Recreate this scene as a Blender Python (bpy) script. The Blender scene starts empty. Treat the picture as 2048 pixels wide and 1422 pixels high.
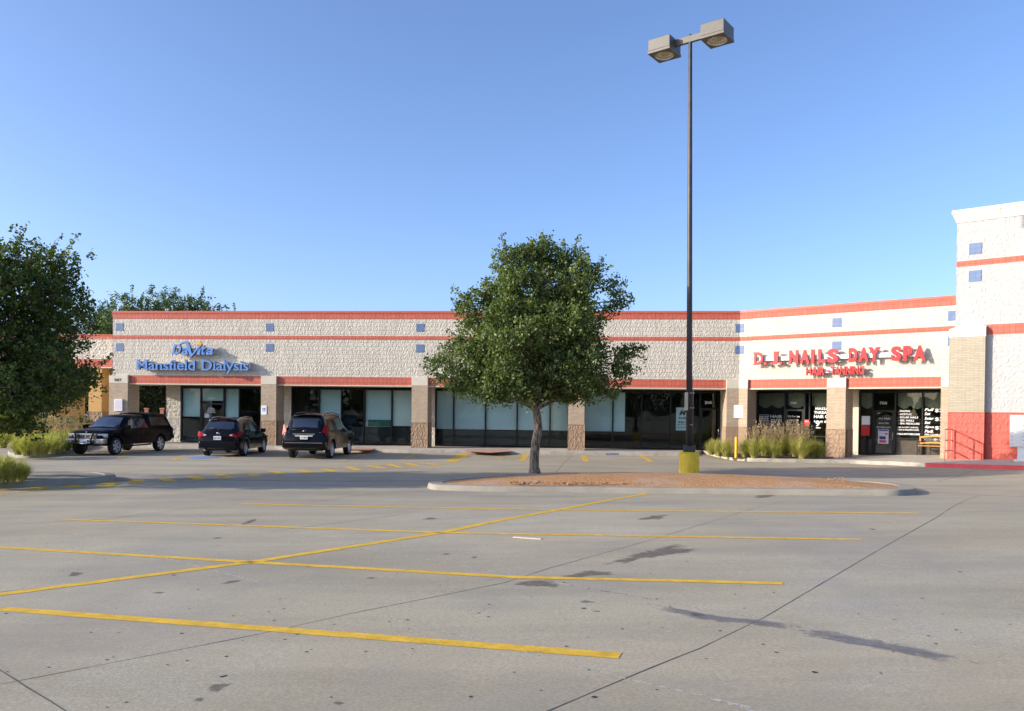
import bpy, bmesh, math, random
import numpy as np
from mathutils import Vector, Matrix, noise
R = math.radians
random.seed(7)
rng = np.random.default_rng(11)
sc = bpy.context.scene

# ------------------------------------------------------------------ camera
F, CX, CY = 1593.0, 1024.0, 835.0          # focal length and principal point in the 2048 px photo
CAM = Vector((0, 0, 2.13)); PITCH, ROLL = 0.010, 0.0113
cam_rot = Matrix.Rotation(math.pi/2 - PITCH, 3, 'X') @ Matrix.Rotation(ROLL, 3, 'Z')
cd = bpy.data.cameras.new('camera'); cam = bpy.data.objects.new('camera', cd)
sc.collection.objects.link(cam); sc.camera = cam
cam.matrix_world = Matrix.Translation(CAM) @ cam_rot.to_4x4()
cd.sensor_width = 36; cd.lens = 36*F/2048; cd.shift_y = (CY-711)/2048
cd.clip_start = 0.1; cd.clip_end = 3000

# ------------------------------------------------------------------ sky and sun
SUN_EL = R(17.6); SUN_AZ = R(77.6)          # light travels toward azimuth 78.8 deg (clockwise from +Y)
w = bpy.data.worlds.new('World'); sc.world = w; w.use_nodes = True
nt = w.node_tree; bg = nt.nodes['Background']
sky = nt.nodes.new('ShaderNodeTexSky'); sky.sky_type = 'NISHITA'; sky.sun_disc = False
sky.sun_elevation = SUN_EL; sky.sun_rotation = SUN_AZ + math.pi
sky.altitude = 200; sky.air_density = 0.8; sky.dust_density = 2.0; sky.ozone_density = 4.0
wbm = nt.nodes.new('ShaderNodeMix'); wbm.data_type = 'RGBA'; wbm.blend_type = 'MULTIPLY'; wbm.inputs[0].default_value = 1   # camera white balance of the sky
wbm.inputs[7].default_value = (1.08, 1.0, 1.02, 1); nt.links.new(sky.outputs[0], wbm.inputs[6]); nt.links.new(wbm.outputs[2], bg.inputs[0]); bg.inputs[1].default_value = 0.2
sl = bpy.data.lights.new('sun', 'SUN'); sl.energy = 4.15; sl.angle = R(0.5); sl.color = (1.0, 0.89, 0.74)
so = bpy.data.objects.new('sun', sl); sc.collection.objects.link(so)
sd = Vector((math.sin(SUN_AZ)*math.cos(SUN_EL), math.cos(SUN_AZ)*math.cos(SUN_EL), -math.sin(SUN_EL)))
so.rotation_euler = sd.to_track_quat('-Z', 'Y').to_euler(); so.location = (-30, -10, 20)
sc.view_settings.view_transform = 'Standard'; sc.view_settings.look = 'None'
sc.view_settings.gamma = 1; sc.view_settings.exposure = 0.60

# ------------------------------------------------------------------ helpers
def ray(px, py):
    return (cam_rot @ Vector(((px-CX)/F, -(py-CY)/F, -1))).normalized()
def sstep(a, b, x):
    t = min(1, max(0, (x-a)/(b-a))); return t*t*(3-2*t)
def gz(x, y):                                # height of the pavement
    yy = max(y, 0)
    near = 0.5 - 0.012*yy + 0.025*max(-12, min(12, x))
    far = 0.05*max(0, min(6, x-15))
    k = sstep(12, 24, yy)
    return near*(1-k) + far*k
def ground(px, py, dz=0.0):                  # pixel of the photo -> point on the pavement
    d = ray(px, py); lo, hi = 1.0, 400.0
    f = lambda t: (CAM+d*t).z - gz((CAM+d*t).x, (CAM+d*t).y) - dz
    t = lo
    while t < hi and f(t) > 0: t *= 1.01
    a, b = t/1.01, t
    for _ in range(30):
        m = (a+b)/2
        if f(m) > 0: a = m
        else: b = m
    return CAM + d*a
def at_y(px, py, Y):
    d = ray(px, py); return CAM + d*(Y/d.y)
class Wing:                                   # a wall line: local x along it, y into the building, z up
    def __init__(s, ox, oy, deg):
        s.o = Vector((ox, oy, 0)); s.a = R(deg)
        s.u = Vector((math.cos(s.a), math.sin(s.a), 0)); s.n = Vector((-math.sin(s.a), math.cos(s.a), 0))
    def uz(s, px, py, d=0.0):
        r = ray(px, py); P = s.o + s.n*d
        t = (P-CAM).dot(s.n)/r.dot(s.n); q = CAM + r*t
        return (q-s.o).dot(s.u), q.z
    def x(s, px, d=0.0, py=780): return s.uz(px, py, d)[0]
    def z(s, px, py, d=0.0): return s.uz(px, py, d)[1]
    def W(s, x, y, z=0): return s.o + s.u*x + s.n*y + Vector((0, 0, z))
WA = Wing(11.03, 38.74, -5.23); WB = Wing(11.03, 38.74, -39.48)

def tag(o, label=None, cat=None, group=None, kind=None):
    if label: o['label'] = label
    if cat: o['category'] = cat
    if group: o['group'] = group
    if kind or cat: o['kind'] = kind or 'thing'
    return o
def empty(name, loc=(0, 0, 0), rz=0):
    o = bpy.data.objects.new(name, None); sc.collection.objects.link(o)
    o.location = loc; o.rotation_euler = (0, 0, rz); o.empty_display_size = 0.3
    return o
def place(o, wing, parent=None):
    o.parent = parent
    if wing is not None:
        o.location = wing.o; o.rotation_euler = (0, 0, wing.a)
        if parent is not None and parent.get('_w') is not None:    # parent already sits in the wing frame
            o.location = (0, 0, 0); o.rotation_euler = (0, 0, 0)
    return o
class MB:
    def __init__(s): s.v = []; s.f = []; s.s = []
    def add(s, vs, fs, smooth=False):
        n = len(s.v); s.v += [tuple(v) for v in vs]; s.f += [tuple(i+n for i in f) for f in fs]; s.s += [smooth]*len(fs); return s
    def box(s, x0, x1, y0, y1, z0, z1):
        return s.add([(x0,y0,z0),(x1,y0,z0),(x1,y1,z0),(x0,y1,z0),(x0,y0,z1),(x1,y0,z1),(x1,y1,z1),(x0,y1,z1)],
              [(0,3,2,1),(4,5,6,7),(0,1,5,4),(1,2,6,5),(2,3,7,6),(3,0,4,7)])
    def bbox(s, x0, x1, y0, y1, z0, z1, b=0.01):      # box with bevelled edges
        bm = bmesh.new(); bmesh.ops.create_cube(bm, size=1)
        for v in bm.verts: v.co = Vector(((x0+x1)/2+v.co.x*(x1-x0), (y0+y1)/2+v.co.y*(y1-y0), (z0+z1)/2+v.co.z*(z1-z0)))
        bmesh.ops.bevel(bm, geom=list(bm.edges), offset=b, segments=2, affect='EDGES', profile=0.5)
        vs = [v.co[:] for v in bm.verts]; bm.verts.index_update()
        fs = [tuple(v.index for v in f.verts) for f in bm.faces]; bm.free(); return s.add(vs, fs)
    def tube(s, pts, r, n=8, cap=True):
        pts = [Vector(p) for p in pts]; rs = r if isinstance(r, (list, tuple)) else [r]*len(pts)
        vs = []; fs = []; up = None
        for i, p in enumerate(pts):
            d = (pts[min(i+1, len(pts)-1)]-pts[max(i-1, 0)]).normalized()
            if up is None: up = Vector((0, 0, 1)) if abs(d.z) < .9 else Vector((0, 1, 0))
            a = d.cross(up).normalized(); b = a.cross(d).normalized(); up = b
            for k in range(n):
                t = 2*math.pi*k/n; vs.append(p + (a*math.cos(t)+b*math.sin(t))*rs[i])
        for i in range(len(pts)-1):
            for k in range(n):
                k2 = (k+1) % n; fs.append((i*n+k, i*n+k2, (i+1)*n+k2, (i+1)*n+k))
        s.add(vs, fs, True)
        if cap:
            m = len(s.v)-len(vs)
            s.f.append(tuple(m+k for k in reversed(range(n)))); s.f.append(tuple(m+(len(pts)-1)*n+k for k in range(n))); s.s += [False]*2
        return s
    def prism(s, poly, a, b):                          # poly in (x, z), extruded from y=a to y=b
        n = len(poly); vs = [(p[0], a, p[1]) for p in poly]+[(p[0], b, p[1]) for p in poly]
        return s.add(vs, [tuple(range(n)), tuple(range(2*n-1, n-1, -1))]+[(i, i+n, (i+1) % n+n, (i+1) % n) for i in range(n)])
    def slab(s, poly, z0, z1):                         # poly in (x, y), extruded in z
        n = len(poly); vs = [(p[0], p[1], z0) for p in poly]+[(p[0], p[1], z1) for p in poly]
        return s.add(vs, [tuple(range(n-1, -1, -1)), tuple(range(n, 2*n))]+[(i, (i+1) % n, (i+1) % n+n, i+n) for i in range(n)])
    def lathe(s, prof, n=32, c=(0, 0, 0), axis='y'):   # prof: (radius, offset along axis)
        vs = []; fs = []
        for r_, h in prof:
            for k in range(n):
                t = 2*math.pi*k/n; x, z = r_*math.cos(t), r_*math.sin(t)
                vs.append((c[0]+x, c[1]+h, c[2]+z) if axis == 'y' else (c[0]+x, c[1]+z, c[2]+h))
        for i in range(len(prof)-1):
            for k in range(n):
                k2 = (k+1) % n; fs.append((i*n+k, i*n+k2, (i+1)*n+k2, (i+1)*n+k))
        return s.add(vs, fs, True)
    def build(s, name, mat, parent=None, wing=None, sharp=None):
        me = bpy.data.meshes.new(name); me.from_pydata(s.v, [], s.f); me.update()
        if any(s.s) or sharp:
            me.polygons.foreach_set('use_smooth', [bool(x) or bool(sharp) for x in s.s])
        bm = bmesh.new(); bm.from_mesh(me); bmesh.ops.recalc_face_normals(bm, faces=bm.faces)
        if sharp:
            for e in bm.edges:
                if len(e.link_faces) == 2 and e.calc_face_angle(0) > R(sharp): e.smooth = False
        bm.to_mesh(me); bm.free()
        if mat: me.materials.append(mat)
        o = bpy.data.objects.new(name, me); sc.collection.objects.link(o)
        return place(o, wing, parent)

# ------------------------------------------------------------------ materials
def S(r, g, b):                               # sRGB 0..255 -> linear
    f = lambda c: ((c/255+.055)/1.055)**2.4 if c > 10 else c/255/12.92
    return (f(r), f(g), f(b), 1)
def new_mat(name):
    m = bpy.data.materials.new(name); m.use_nodes = True; t = m.node_tree
    return m, t, t.nodes['Principled BSDF'], t.nodes, t.links
def coords(N, L, sx=1, sy=1, sz=1):
    tc = N.new('ShaderNodeTexCoord'); mp = N.new('ShaderNodeMapping'); mp.inputs['Scale'].default_value = (sx, sy, sz)
    L.new(tc.outputs['Object'], mp.inputs[0]); return mp.outputs[0]
def mix(N, L, fac, a, b, typ='MIX'):
    m = N.new('ShaderNodeMix'); m.data_type = 'RGBA'; m.blend_type = typ; m.clamp_result = False
    for s_, v in ((m.inputs[0], fac), (m.inputs[6], a), (m.inputs[7], b)):
        if hasattr(v, 'is_linked') or isinstance(v, bpy.types.NodeSocket): L.new(v, s_)
        else: s_.default_value = v
    return m.outputs[2]
def nz(N, L, vec, scale, detail=4, rough=.55):
    n = N.new('ShaderNodeTexNoise'); n.inputs['Scale'].default_value = scale; n.inputs['Detail'].default_value = detail
    n.inputs['Roughness'].default_value = rough; L.new(vec, n.inputs['Vector']); return n.outputs['Fac']
def ramp(N, L, fac, pts):
    r = N.new('ShaderNodeValToRGB'); el = r.color_ramp.elements
    while len(el) < len(pts): el.new(0.5)
    for e, (p, c) in zip(el, pts): e.position = p; e.color = c if len(c) == 4 else (*c, 1)
    L.new(fac, r.inputs[0]); return r.outputs[0]
def bump(N, L, h, bs, strength, dist, prev=None):
    b = N.new('ShaderNodeBump'); b.inputs['Strength'].default_value = strength; b.inputs['Distance'].default_value = dist
    L.new(h, b.inputs['Height'])
    if prev is not None: L.new(prev, b.inputs['Normal'])
    L.new(b.outputs[0], bs.inputs['Normal']); return b.outputs[0]
def plain(name, col, rough=.6, metal=0, var=.12, scale=6, bmp=0, coat=0, spec=.5):
    m, t, b, N, L = new_mat(name); b.inputs['Roughness'].default_value = rough; b.inputs['Metallic'].default_value = metal
    b.inputs['Coat Weight'].default_value = coat; b.inputs['Specular IOR Level'].default_value = spec
    v = coords(N, L); n = nz(N, L, v, scale)
    d = tuple(c*(1-var) for c in col[:3])+(1,); l = tuple(min(1, c*(1+var)) for c in col[:3])+(1,)
    L.new(ramp(N, L, n, [(.3, d), (.7, l)]), b.inputs['Base Color'])
    if bmp: bump(N, L, nz(N, L, v, scale*8), b, .5, bmp)
    return m
def masonry(name, col, bw=.406, bh=.203, off=.5, mortar=.008, mcol=None, rough=.85, bmp=.004, var=.06, noise_b=0.0, streak=.10):
    """blocks laid in the wall plane: object x (or y on end faces) and z"""
    m, t, b, N, L = new_mat(name); b.inputs['Roughness'].default_value = rough
    tc = N.new('ShaderNodeTexCoord'); sp = N.new('ShaderNodeSeparateXYZ'); L.new(tc.outputs['Object'], sp.inputs[0])
    ad = N.new('ShaderNodeMath'); ad.operation = 'ADD'; L.new(sp.outputs[0], ad.inputs[0]); L.new(sp.outputs[1], ad.inputs[1])
    z2 = N.new('ShaderNodeMath'); z2.operation = 'ADD'; z2.inputs[1].default_value = -0.15+20*.203; L.new(sp.outputs[2], z2.inputs[0])
    cb = N.new('ShaderNodeCombineXYZ'); L.new(ad.outputs[0], cb.inputs[0]); L.new(z2.outputs[0], cb.inputs[1])
    br = N.new('ShaderNodeTexBrick'); br.offset = off; br.squash = 1
    br.inputs['Scale'].default_value = 1; br.inputs['Brick Width'].default_value = bw; br.inputs['Row Height'].default_value = bh
    br.inputs['Mortar Size'].default_value = mortar; br.inputs['Mortar Smooth'].default_value = .3; br.inputs['Bias'].default_value = 0
    c1 = tuple(c*(1-var) for c in col[:3])+(1,); c2 = tuple(min(1, c*(1+var)) for c in col[:3])+(1,)
    br.inputs['Color1'].default_value = c1; br.inputs['Color2'].default_value = c2
    br.inputs['Mortar'].default_value = mcol or tuple(c*.55 for c in col[:3])+(1,)
    L.new(cb.outputs[0], br.inputs['Vector'])
    v = coords(N, L); vs = coords(N, L, 3, 3, .35)
    c = mix(N, L, streak, br.outputs['Color'], ramp(N, L, nz(N, L, vs, 1.6, 5), [(.35, (.25, .22, .18)), (.6, (1, 1, 1))]), 'MULTIPLY')
    c = mix(N, L, .10, c, ramp(N, L, nz(N, L, v, 9, 6), [(.3, (.4, .4, .4)), (.7, (1, 1, 1))]), 'MULTIPLY')
    L.new(c, b.inputs['Base Color'])
    inv = N.new('ShaderNodeMath'); inv.operation = 'SUBTRACT'; inv.inputs[0].default_value = 1; L.new(br.outputs['Fac'], inv.inputs[1])
    p = bump(N, L, inv.outputs[0], b, .8, bmp)
    if noise_b:
        vb = coords(N, L, 1, 1, .6)
        p = bump(N, L, nz(N, L, vb, 16, 8, .65), b, .9, noise_b, p)
    else: bump(N, L, nz(N, L, v, 60, 3), b, .4, .002, p)
    return m
CREAM = (.62, .58, .485, 1)
M = {}
M['split'] = masonry('cream_split_face_block', CREAM, noise_b=.016, bmp=.007, streak=.16, var=.04, mortar=.006, mcol=(.47,.435,.37,1))
M['split_brown'] = masonry('brown_split_face_block', (.36, .245, .155, 1), noise_b=.03, bmp=.006, var=.10, mcol=(.3,.22,.15,1))
M['split_white'] = masonry('white_split_face_block', (.475, .468, .448, 1), noise_b=.02, bmp=.006, var=.02, mcol=(.55,.53,.50,1), streak=.05)
M['smooth'] = plain('cream_smooth_block', (.62, .57, .46, 1), .8, var=.06, scale=3, bmp=.002)
M['red'] = masonry('red_scored_block', (.56, .135, .085, 1), .203, .203, 0, .006, (.17, .04, .03, 1), bmp=.003, var=.08, rough=.7)
M['red_split'] = masonry('red_painted_split_block', (.60, .12, .085, 1), .203, .406, 0, .004, (.3, .05, .04, 1), bmp=.003, noise_b=.02, var=.03, rough=.7, streak=.04)
M['redcap'] = plain('red_metal_coping', (.55, .12, .07, 1), .45, var=.05)
M['brick'] = masonry('tan_brick', (.50, .39, .27, 1), .203, .0675, .5, .010, (.33, .27, .20, 1), bmp=.004, var=.10)
M['brick_gold'] = masonry('golden_brick', (.43, .385, .29, 1), .30, .0675, .5, .008, (.31, .26, .18, 1), bmp=.004, var=.08)
M['tile'] = masonry('blue_accent_tile', (.12, .19, .34, 1), .203, .203, 0, .004, (.07, .11, .2, 1), bmp=.002, var=.05, rough=.5, streak=.02)
M['lip'] = plain('cream_trim', (.62, .54, .40, 1), .6, var=.05)
M['stucco'] = plain('ochre_stucco', (.55, .33, .12, 1), .85, var=.06, scale=12, bmp=.002)
M['frame'] = plain('dark_bronze_aluminium', (.012, .011, .010, 1), .35, .4, var=.1)
M['frame2'] = plain('brown_aluminium', (.16, .09, .07, 1), .4, .3, var=.1)
M['blind'] = plain('white_roller_blind', (.80, .86, .84, 1), .8, var=.06, scale=.6)
M['knee'] = plain('dark_panel', (.02, .018, .016, 1), .35, var=.2)
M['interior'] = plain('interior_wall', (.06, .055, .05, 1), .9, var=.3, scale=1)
M['white'] = plain('white_paint', (.80, .80, .78, 1), .5, var=.03)
M['lit'] = plain('white_vinyl', (.85, .85, .85, 1), .5, var=.01)
M['black'] = plain('black_paint', (.012, .012, .012, 1), .4, var=.1)
M['sidewalk'] = plain('sidewalk_concrete', (.42, .38, .31, 1), .9, var=.14, scale=1.5, bmp=.002)
M['kerb'] = plain('kerb_concrete', (.40, .36, .29, 1), .9, var=.22, scale=3, bmp=.003)
M['islandkerb'] = plain('island_kerb_concrete', (.29, .265, .21, 1), .9, var=.14, scale=2, bmp=.002)
M['kerbred'] = plain('red_kerb_paint', (.62, .05, .05, 1), .6, var=.12, scale=3)
M['yellow'] = plain('safety_yellow_paint', (.78, .53, .015, 1), .55, var=.12, scale=5, bmp=.001)
M['pole'] = plain('dark_bronze_pole', (.045, .04, .038, 1), .5, .1, var=.35, scale=2.5)
M['fixture'] = plain('grey_lamp_housing', (.095, .09, .075, 1), .5, .1, var=.08)
M['lens'] = plain('lamp_lens', (.36, .31, .20, 1), .15, var=.3, scale=8, coat=.6)
M['steel'] = plain('galvanised_steel', (.5, .5, .5, 1), .35, .9, var=.1)
M['dullchrome'] = plain('dull_chrome', (.34, .34, .34, 1), .32, .9, var=.15)
M['chrome'] = plain('chrome', (.75, .75, .75, 1), .12, 1, var=.05)
M['rim'] = plain('alloy_rim', (.62, .62, .64, 1), .35, .6, var=.08)
M['tyre'] = plain('tyre_rubber', (.012, .012, .012, 1), .8, var=.3, scale=20)
M['plastic'] = plain('black_plastic', (.014, .014, .014, 1), .5, var=.2)
M['redlens'] = plain('red_lamp_lens', (.32, .008, .010, 1), .35, coat=0, var=.15, scale=18, spec=.15)
M['amber'] = plain('amber_lens', (.6, .16, .02, 1), .15, coat=1, var=.1)
M['clear'] = plain('clear_lamp_lens', (.55, .56, .58, 1), .12, .3, coat=1, var=.15, scale=14)
M['signblue'] = plain('blue_sign_face', (.12, .27, .62, 1), .3, var=.03, coat=.3)
M['signblueside'] = plain('blue_sign_return', (.012, .05, .22, 1), .4, var=.05)
M['gold'] = plain('orange_star_face', (.85, .42, .03, 1), .4, var=.04)
M['signred'] = plain('red_sign_face', (.52, .010, .014, 1), .45, var=.05)
M['signredside'] = plain('red_sign_return', (.30, .012, .012, 1), .4, var=.05)
M['hcblue'] = plain('blue_paint', (.04, .13, .42, 1), .6, var=.1)
M['capwhite'] = plain('pale_precast_stone', (.60, .59, .54, 1), .8, var=.06)
M['wood'] = plain('varnished_oak_slat', (.62, .28, .06, 1), .4, var=.12, scale=10)
M['iron'] = plain('cast_iron', (.02, .02, .02, 1), .5, .3, var=.2)
M['railred'] = plain('red_rail_paint', (.55, .10, .07, 1), .45, var=.08)
M['railpink'] = plain('pink_rail_paint', (.62, .27, .20, 1), .5, var=.08)
M['mailbox'] = plain('grey_locker_metal', (.62, .64, .62, 1), .4, .1, var=.03)
M['soil'] = plain('planting_soil', (.09, .055, .035, 1), .95, var=.4, scale=15, bmp=.02)
M['soffit'] = plain('soffit_stucco', (.55, .47, .34, 1), .85, var=.05)
M['brickramp'] = plain('brick_red_ramp', (.46, .25, .18, 1), .85, var=.12, scale=8)
M['curtain'] = plain('cream_valance', (.30, .28, .20, 1), .9, var=.15, scale=10)
M['leaflet'] = plain('printed_paper', (.62, .60, .66, 1), .7, var=.15, scale=25)
M['redbox'] = plain('red_plastic', (.62, .02, .02, 1), .4, var=.06)
M['green'] = plain('green_panel', (.03, .16, .09, 1), .6, var=.1)

def m_glass():
    m, t, b, N, L = new_mat('tinted_window_glass'); N.remove(b); out = N['Material Output']
    g = N.new('ShaderNodeBsdfGlossy'); g.inputs['Roughness'].default_value = .015; g.inputs['Color'].default_value = (1, 1, 1, 1)
    tr = N.new('ShaderNodeBsdfTransparent'); tr.inputs['Color'].default_value = (.88, .95, .94, 1)
    fr = N.new('ShaderNodeFresnel'); fr.inputs['IOR'].default_value = 1.35
    v = coords(N, L); bp = N.new('ShaderNodeBump'); bp.inputs['Distance'].default_value = .02; bp.inputs['Strength'].default_value = .12
    L.new(nz(N, L, v, .9, 2), bp.inputs['Height']); L.new(bp.outputs[0], g.inputs['Normal'])
    mx = N.new('ShaderNodeMixShader'); L.new(fr.outputs[0], mx.inputs[0]); L.new(tr.outputs[0], mx.inputs[1]); L.new(g.outputs[0], mx.inputs[2])
    L.new(mx.outputs[0], out.inputs['Surface']); return m
M['glass'] = m_glass()
def m_carglass():
    m, t, b, N, L = new_mat('dark_car_glass'); b.inputs['Base Color'].default_value = (.012, .016, .026, 1)
    b.inputs['Roughness'].default_value = .03; b.inputs['Coat Weight'].default_value = 1; b.inputs['Specular IOR Level'].default_value = .9
    return m
M['carglass'] = m_carglass()
def m_paint(name, c):
    m, t, b, N, L = new_mat(name); b.inputs['Base Color'].default_value = c; b.inputs['Roughness'].default_value = .22
    b.inputs['Specular IOR Level'].default_value = .12; b.inputs['Coat Weight'].default_value = .22; b.inputs['Coat Roughness'].default_value = .03
    return m
M['paint'] = m_paint('black_car_paint', (.006, .006, .008, 1))
M['paint3'] = m_paint('low_gloss_black_car_paint', (.005, .005, .006, 1)); M['paint3'].node_tree.nodes['Principled BSDF'].inputs['Specular IOR Level'].default_value = .04; M['paint3'].node_tree.nodes['Principled BSDF'].inputs['Coat Weight'].default_value = .06  # specular and coat lowered to mute reflections on the pickup
M['paint2'] = m_paint('deep_black_car_paint', (.004, .005, .007, 1))

def m_ground():
    m, t, b, N, L = new_mat('parking_lot_concrete'); b.inputs['Roughness'].default_value = .88
    v = coords(N, L); vx = coords(N, L, .22, 1, 1)
    big = nz(N, L, v, .12, 6, .6); med = nz(N, L, vx, .9, 8, .65); fine = nz(N, L, v, 45, 4, .7)
    c = ramp(N, L, big, [(.25, (.318, .280, .188)), (.5, (.374, .333, .232)), (.75, (.438, .396, .286))])
    c = mix(N, L, .42, c, ramp(N, L, med, [(.32, (.45, .44, .45)), (.60, (1.05, 1.05, 1.05))]), 'MULTIPLY')
    c = mix(N, L, .50, c, ramp(N, L, fine, [(.32, (.50, .50, .50)), (.68, (1.35, 1.35, 1.35))]), 'MULTIPLY')
    # tyre-grime blotches, slightly bluish, in broad worn patches
    st = ramp(N, L, nz(N, L, v, .35, 9, .68), [(.48, (0, 0, 0)), (.72, (1, 1, 1))])
    c = mix(N, L, st, c, mix(N, L, .55, c, (.20, .20, .20, 1)))
    wm = ramp(N, L, nz(N, L, vx, .28, 6, .6), [(.50, (0, 0, 0)), (.68, (1, 1, 1))]); c = mix(N, L, wm, c, mix(N, L, .30, c, (.36, .27, .19, 1)))
    sp = ramp(N, L, nz(N, L, v, 2.2, 6, .6), [(.66, (0, 0, 0)), (.74, (1, 1, 1))])
    c = mix(N, L, sp, c, mix(N, L, .28, c, (.16, .13, .10, 1)))
    # light efflorescence grain
    ef = ramp(N, L, nz(N, L, v, .5, 4), [(.55, (0, 0, 0)), (.7, (1, 1, 1))])
    gr = ramp(N, L, nz(N, L, v, 90, 2, .8), [(.52, (0, 0, 0)), (.6, (1, 1, 1))])
    k = mix(N, L, 1, ef, gr, 'MULTIPLY'); c = mix(N, L, k, c, mix(N, L, .35, c, (.55, .55, .56, 1)))
    L.new(c, b.inputs['Base Color']); bump(N, L, fine, b, .5, .003, bump(N, L, med, b, .4, .01))
    return m
M['ground'] = m_ground()
def m_mark(name, col, wear=.35, soft=0):
    m, t, b, N, L = new_mat(name); b.inputs['Roughness'].default_value = .75; out = N['Material Output']
    v = coords(N, L); n = nz(N, L, v, 7, 8, .7); f = nz(N, L, v, 60, 3, .7)
    c = ramp(N, L, n, [(.3, tuple(x*.62 for x in col[:3])), (.62, col[:3])])
    c = mix(N, L, .35, c, ramp(N, L, f, [(.3, (.55, .55, .55)), (.65, (1.1, 1.1, 1.1))]), 'MULTIPLY'); L.new(c, b.inputs['Base Color'])
    tr = N.new('ShaderNodeBsdfTransparent'); mx = N.new('ShaderNodeMixShader')
    a = ramp(N, L, nz(N, L, v, 22, 8, .75), [(wear-.06, (1, 1, 1)), (wear+.04, (0, 0, 0))])
    if soft:                                  # the mark thins out towards its rim
        at = N.new('ShaderNodeAttribute'); at.attribute_name = 'fade'; md = N.new('ShaderNodeMath'); md.operation = 'MULTIPLY'; md.inputs[1].default_value = .80
        nn = nz(N, L, v, 5, 9, .7); ad = N.new('ShaderNodeMath'); ad.operation = 'MULTIPLY_ADD'; ad.inputs[1].default_value = 3.2; L.new(nn, ad.inputs[0]); L.new(at.outputs['Fac'], ad.inputs[2])
        mr = N.new('ShaderNodeMapRange'); mr.inputs[1].default_value = 1.75; mr.inputs[2].default_value = 2.75; L.new(ad.outputs[0], mr.inputs[0]); L.new(mr.outputs[0], md.inputs[0])
        m3 = N.new('ShaderNodeMath'); m3.operation = 'MULTIPLY'; iv = N.new('ShaderNodeMath'); iv.operation = 'SUBTRACT'; iv.inputs[0].default_value = 1; L.new(a, iv.inputs[1]); L.new(iv.outputs[0], m3.inputs[0]); L.new(md.outputs[0], m3.inputs[1])
        i2 = N.new('ShaderNodeMath'); i2.operation = 'SUBTRACT'; i2.inputs[0].default_value = 1; L.new(m3.outputs[0], i2.inputs[1]); a = i2.outputs[0]
    L.new(a, mx.inputs[0]); L.new(b.outputs[0], mx.inputs[1]); L.new(tr.outputs[0], mx.inputs[2]); L.new(mx.outputs[0], out.inputs['Surface'])
    return m
M['stripe'] = m_mark('yellow_road_paint', (.78, .47, .025), .28)
M['stripeworn'] = m_mark('worn_yellow_road_paint', (.70, .45, .06), .38)
M['redline'] = m_mark('worn_red_fire_lane_paint', (.33, .13, .11), .47)
M['joint'] = m_mark('dark_joint_sealant', (.10, .094, .085), .38)
M['seam'] = m_mark('pale_joint_filler', (.52, .50, .45), .47)
M['stain'] = m_mark('dried_puddle_stain', (.19, .155, .12), .20, 1)
M['grime'] = m_mark('dark_oil_grime', (.21, .205, .21), .20, 1)
M['spot'] = m_mark('black_gum_spot', (.035, .034, .034), .20)
M['hcmark'] = m_mark('worn_blue_road_paint', (.20, .36, .62), .36)

def m_leaf(name, dark, light, trans=.35, hue=None):
    m, t, b, N, L = new_mat(name); out = N['Material Output']; N.remove(b)
    geo = N.new('ShaderNodeNewGeometry')
    c = ramp(N, L, geo.outputs['Random Per Island'], [(0, dark), (.55, tuple((a+b_)/2 for a, b_ in zip(dark, light))), (1, light)])
    d = N.new('ShaderNodeBsdfDiffuse'); L.new(c, d.inputs[0])
    tr = N.new('ShaderNodeBsdfTranslucent'); tc = mix(N, L, 1, c, (1.15, 1.35, .45, 1), 'MULTIPLY'); L.new(tc, tr.inputs[0])
    g = N.new('ShaderNodeBsdfGlossy'); g.inputs['Roughness'].default_value = .5; g.inputs['Color'].default_value = (.8, .85, .8, 1)
    m1 = N.new('ShaderNodeMixShader'); m1.inputs[0].default_value = trans; L.new(d.outputs[0], m1.inputs[1]); L.new(tr.outputs[0], m1.inputs[2])
    m2 = N.new('ShaderNodeMixShader'); m2.inputs[0].default_value = .035; L.new(m1.outputs[0], m2.inputs[1]); L.new(g.outputs[0], m2.inputs[2])
    L.new(m2.outputs[0], out.inputs['Surface']); return m
M['leaf_oak'] = m_leaf('oak_leaf', (.05, .08, .022), (.195, .245, .07))
M['leaf_elm'] = m_leaf('elm_leaf', (.028, .050, .013), (.14, .18, .032))
M['leaf_far'] = m_leaf('distant_leaf', (.035, .065, .018), (.11, .16, .045))
M['leaf_dark'] = m_leaf('shaded_leaf', (.014, .026, .009), (.045, .07, .022))
M['blade'] = m_leaf('grass_blade', (.24, .25, .055), (.64, .58, .22), .4)
M['seed'] = m_leaf('dry_seed_head', (.28, .20, .12), (.48, .37, .24), .3)
def m_bark():
    m, t, b, N, L = new_mat('ridged_bark'); b.inputs['Roughness'].default_value = .95
    v = coords(N, L, 1, 1, .18); n = nz(N, L, v, 26, 6, .7)
    L.new(ramp(N, L, n, [(.40, (.045, .034, .025)), (.56, (.33, .265, .19))]), b.inputs['Base Color']); bump(N, L, n, b, 1, .05); return m
M['bark'] = m_bark()
def m_mulch():
    m, t, b, N, L = new_mat('shredded_mulch'); b.inputs['Roughness'].default_value = .95
    v = coords(N, L); n = nz(N, L, v, 22, 6, .75); n2 = nz(N, L, v, 1.1, 3)
    c = ramp(N, L, n, [(.32, (.16, .072, .028)), (.5, (.48, .25, .095)), (.66, (.70, .45, .24))])
    c = mix(N, L, ramp(N, L, n2, [(.5, (0, 0, 0)), (.62, (1, 1, 1))]), c, mix(N, L, .5, c, (.45, .33, .25, 1)))
    L.new(c, b.inputs['Base Color']); bump(N, L, n, b, 1, .05); return m
M['mulch'] = m_mulch()
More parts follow.
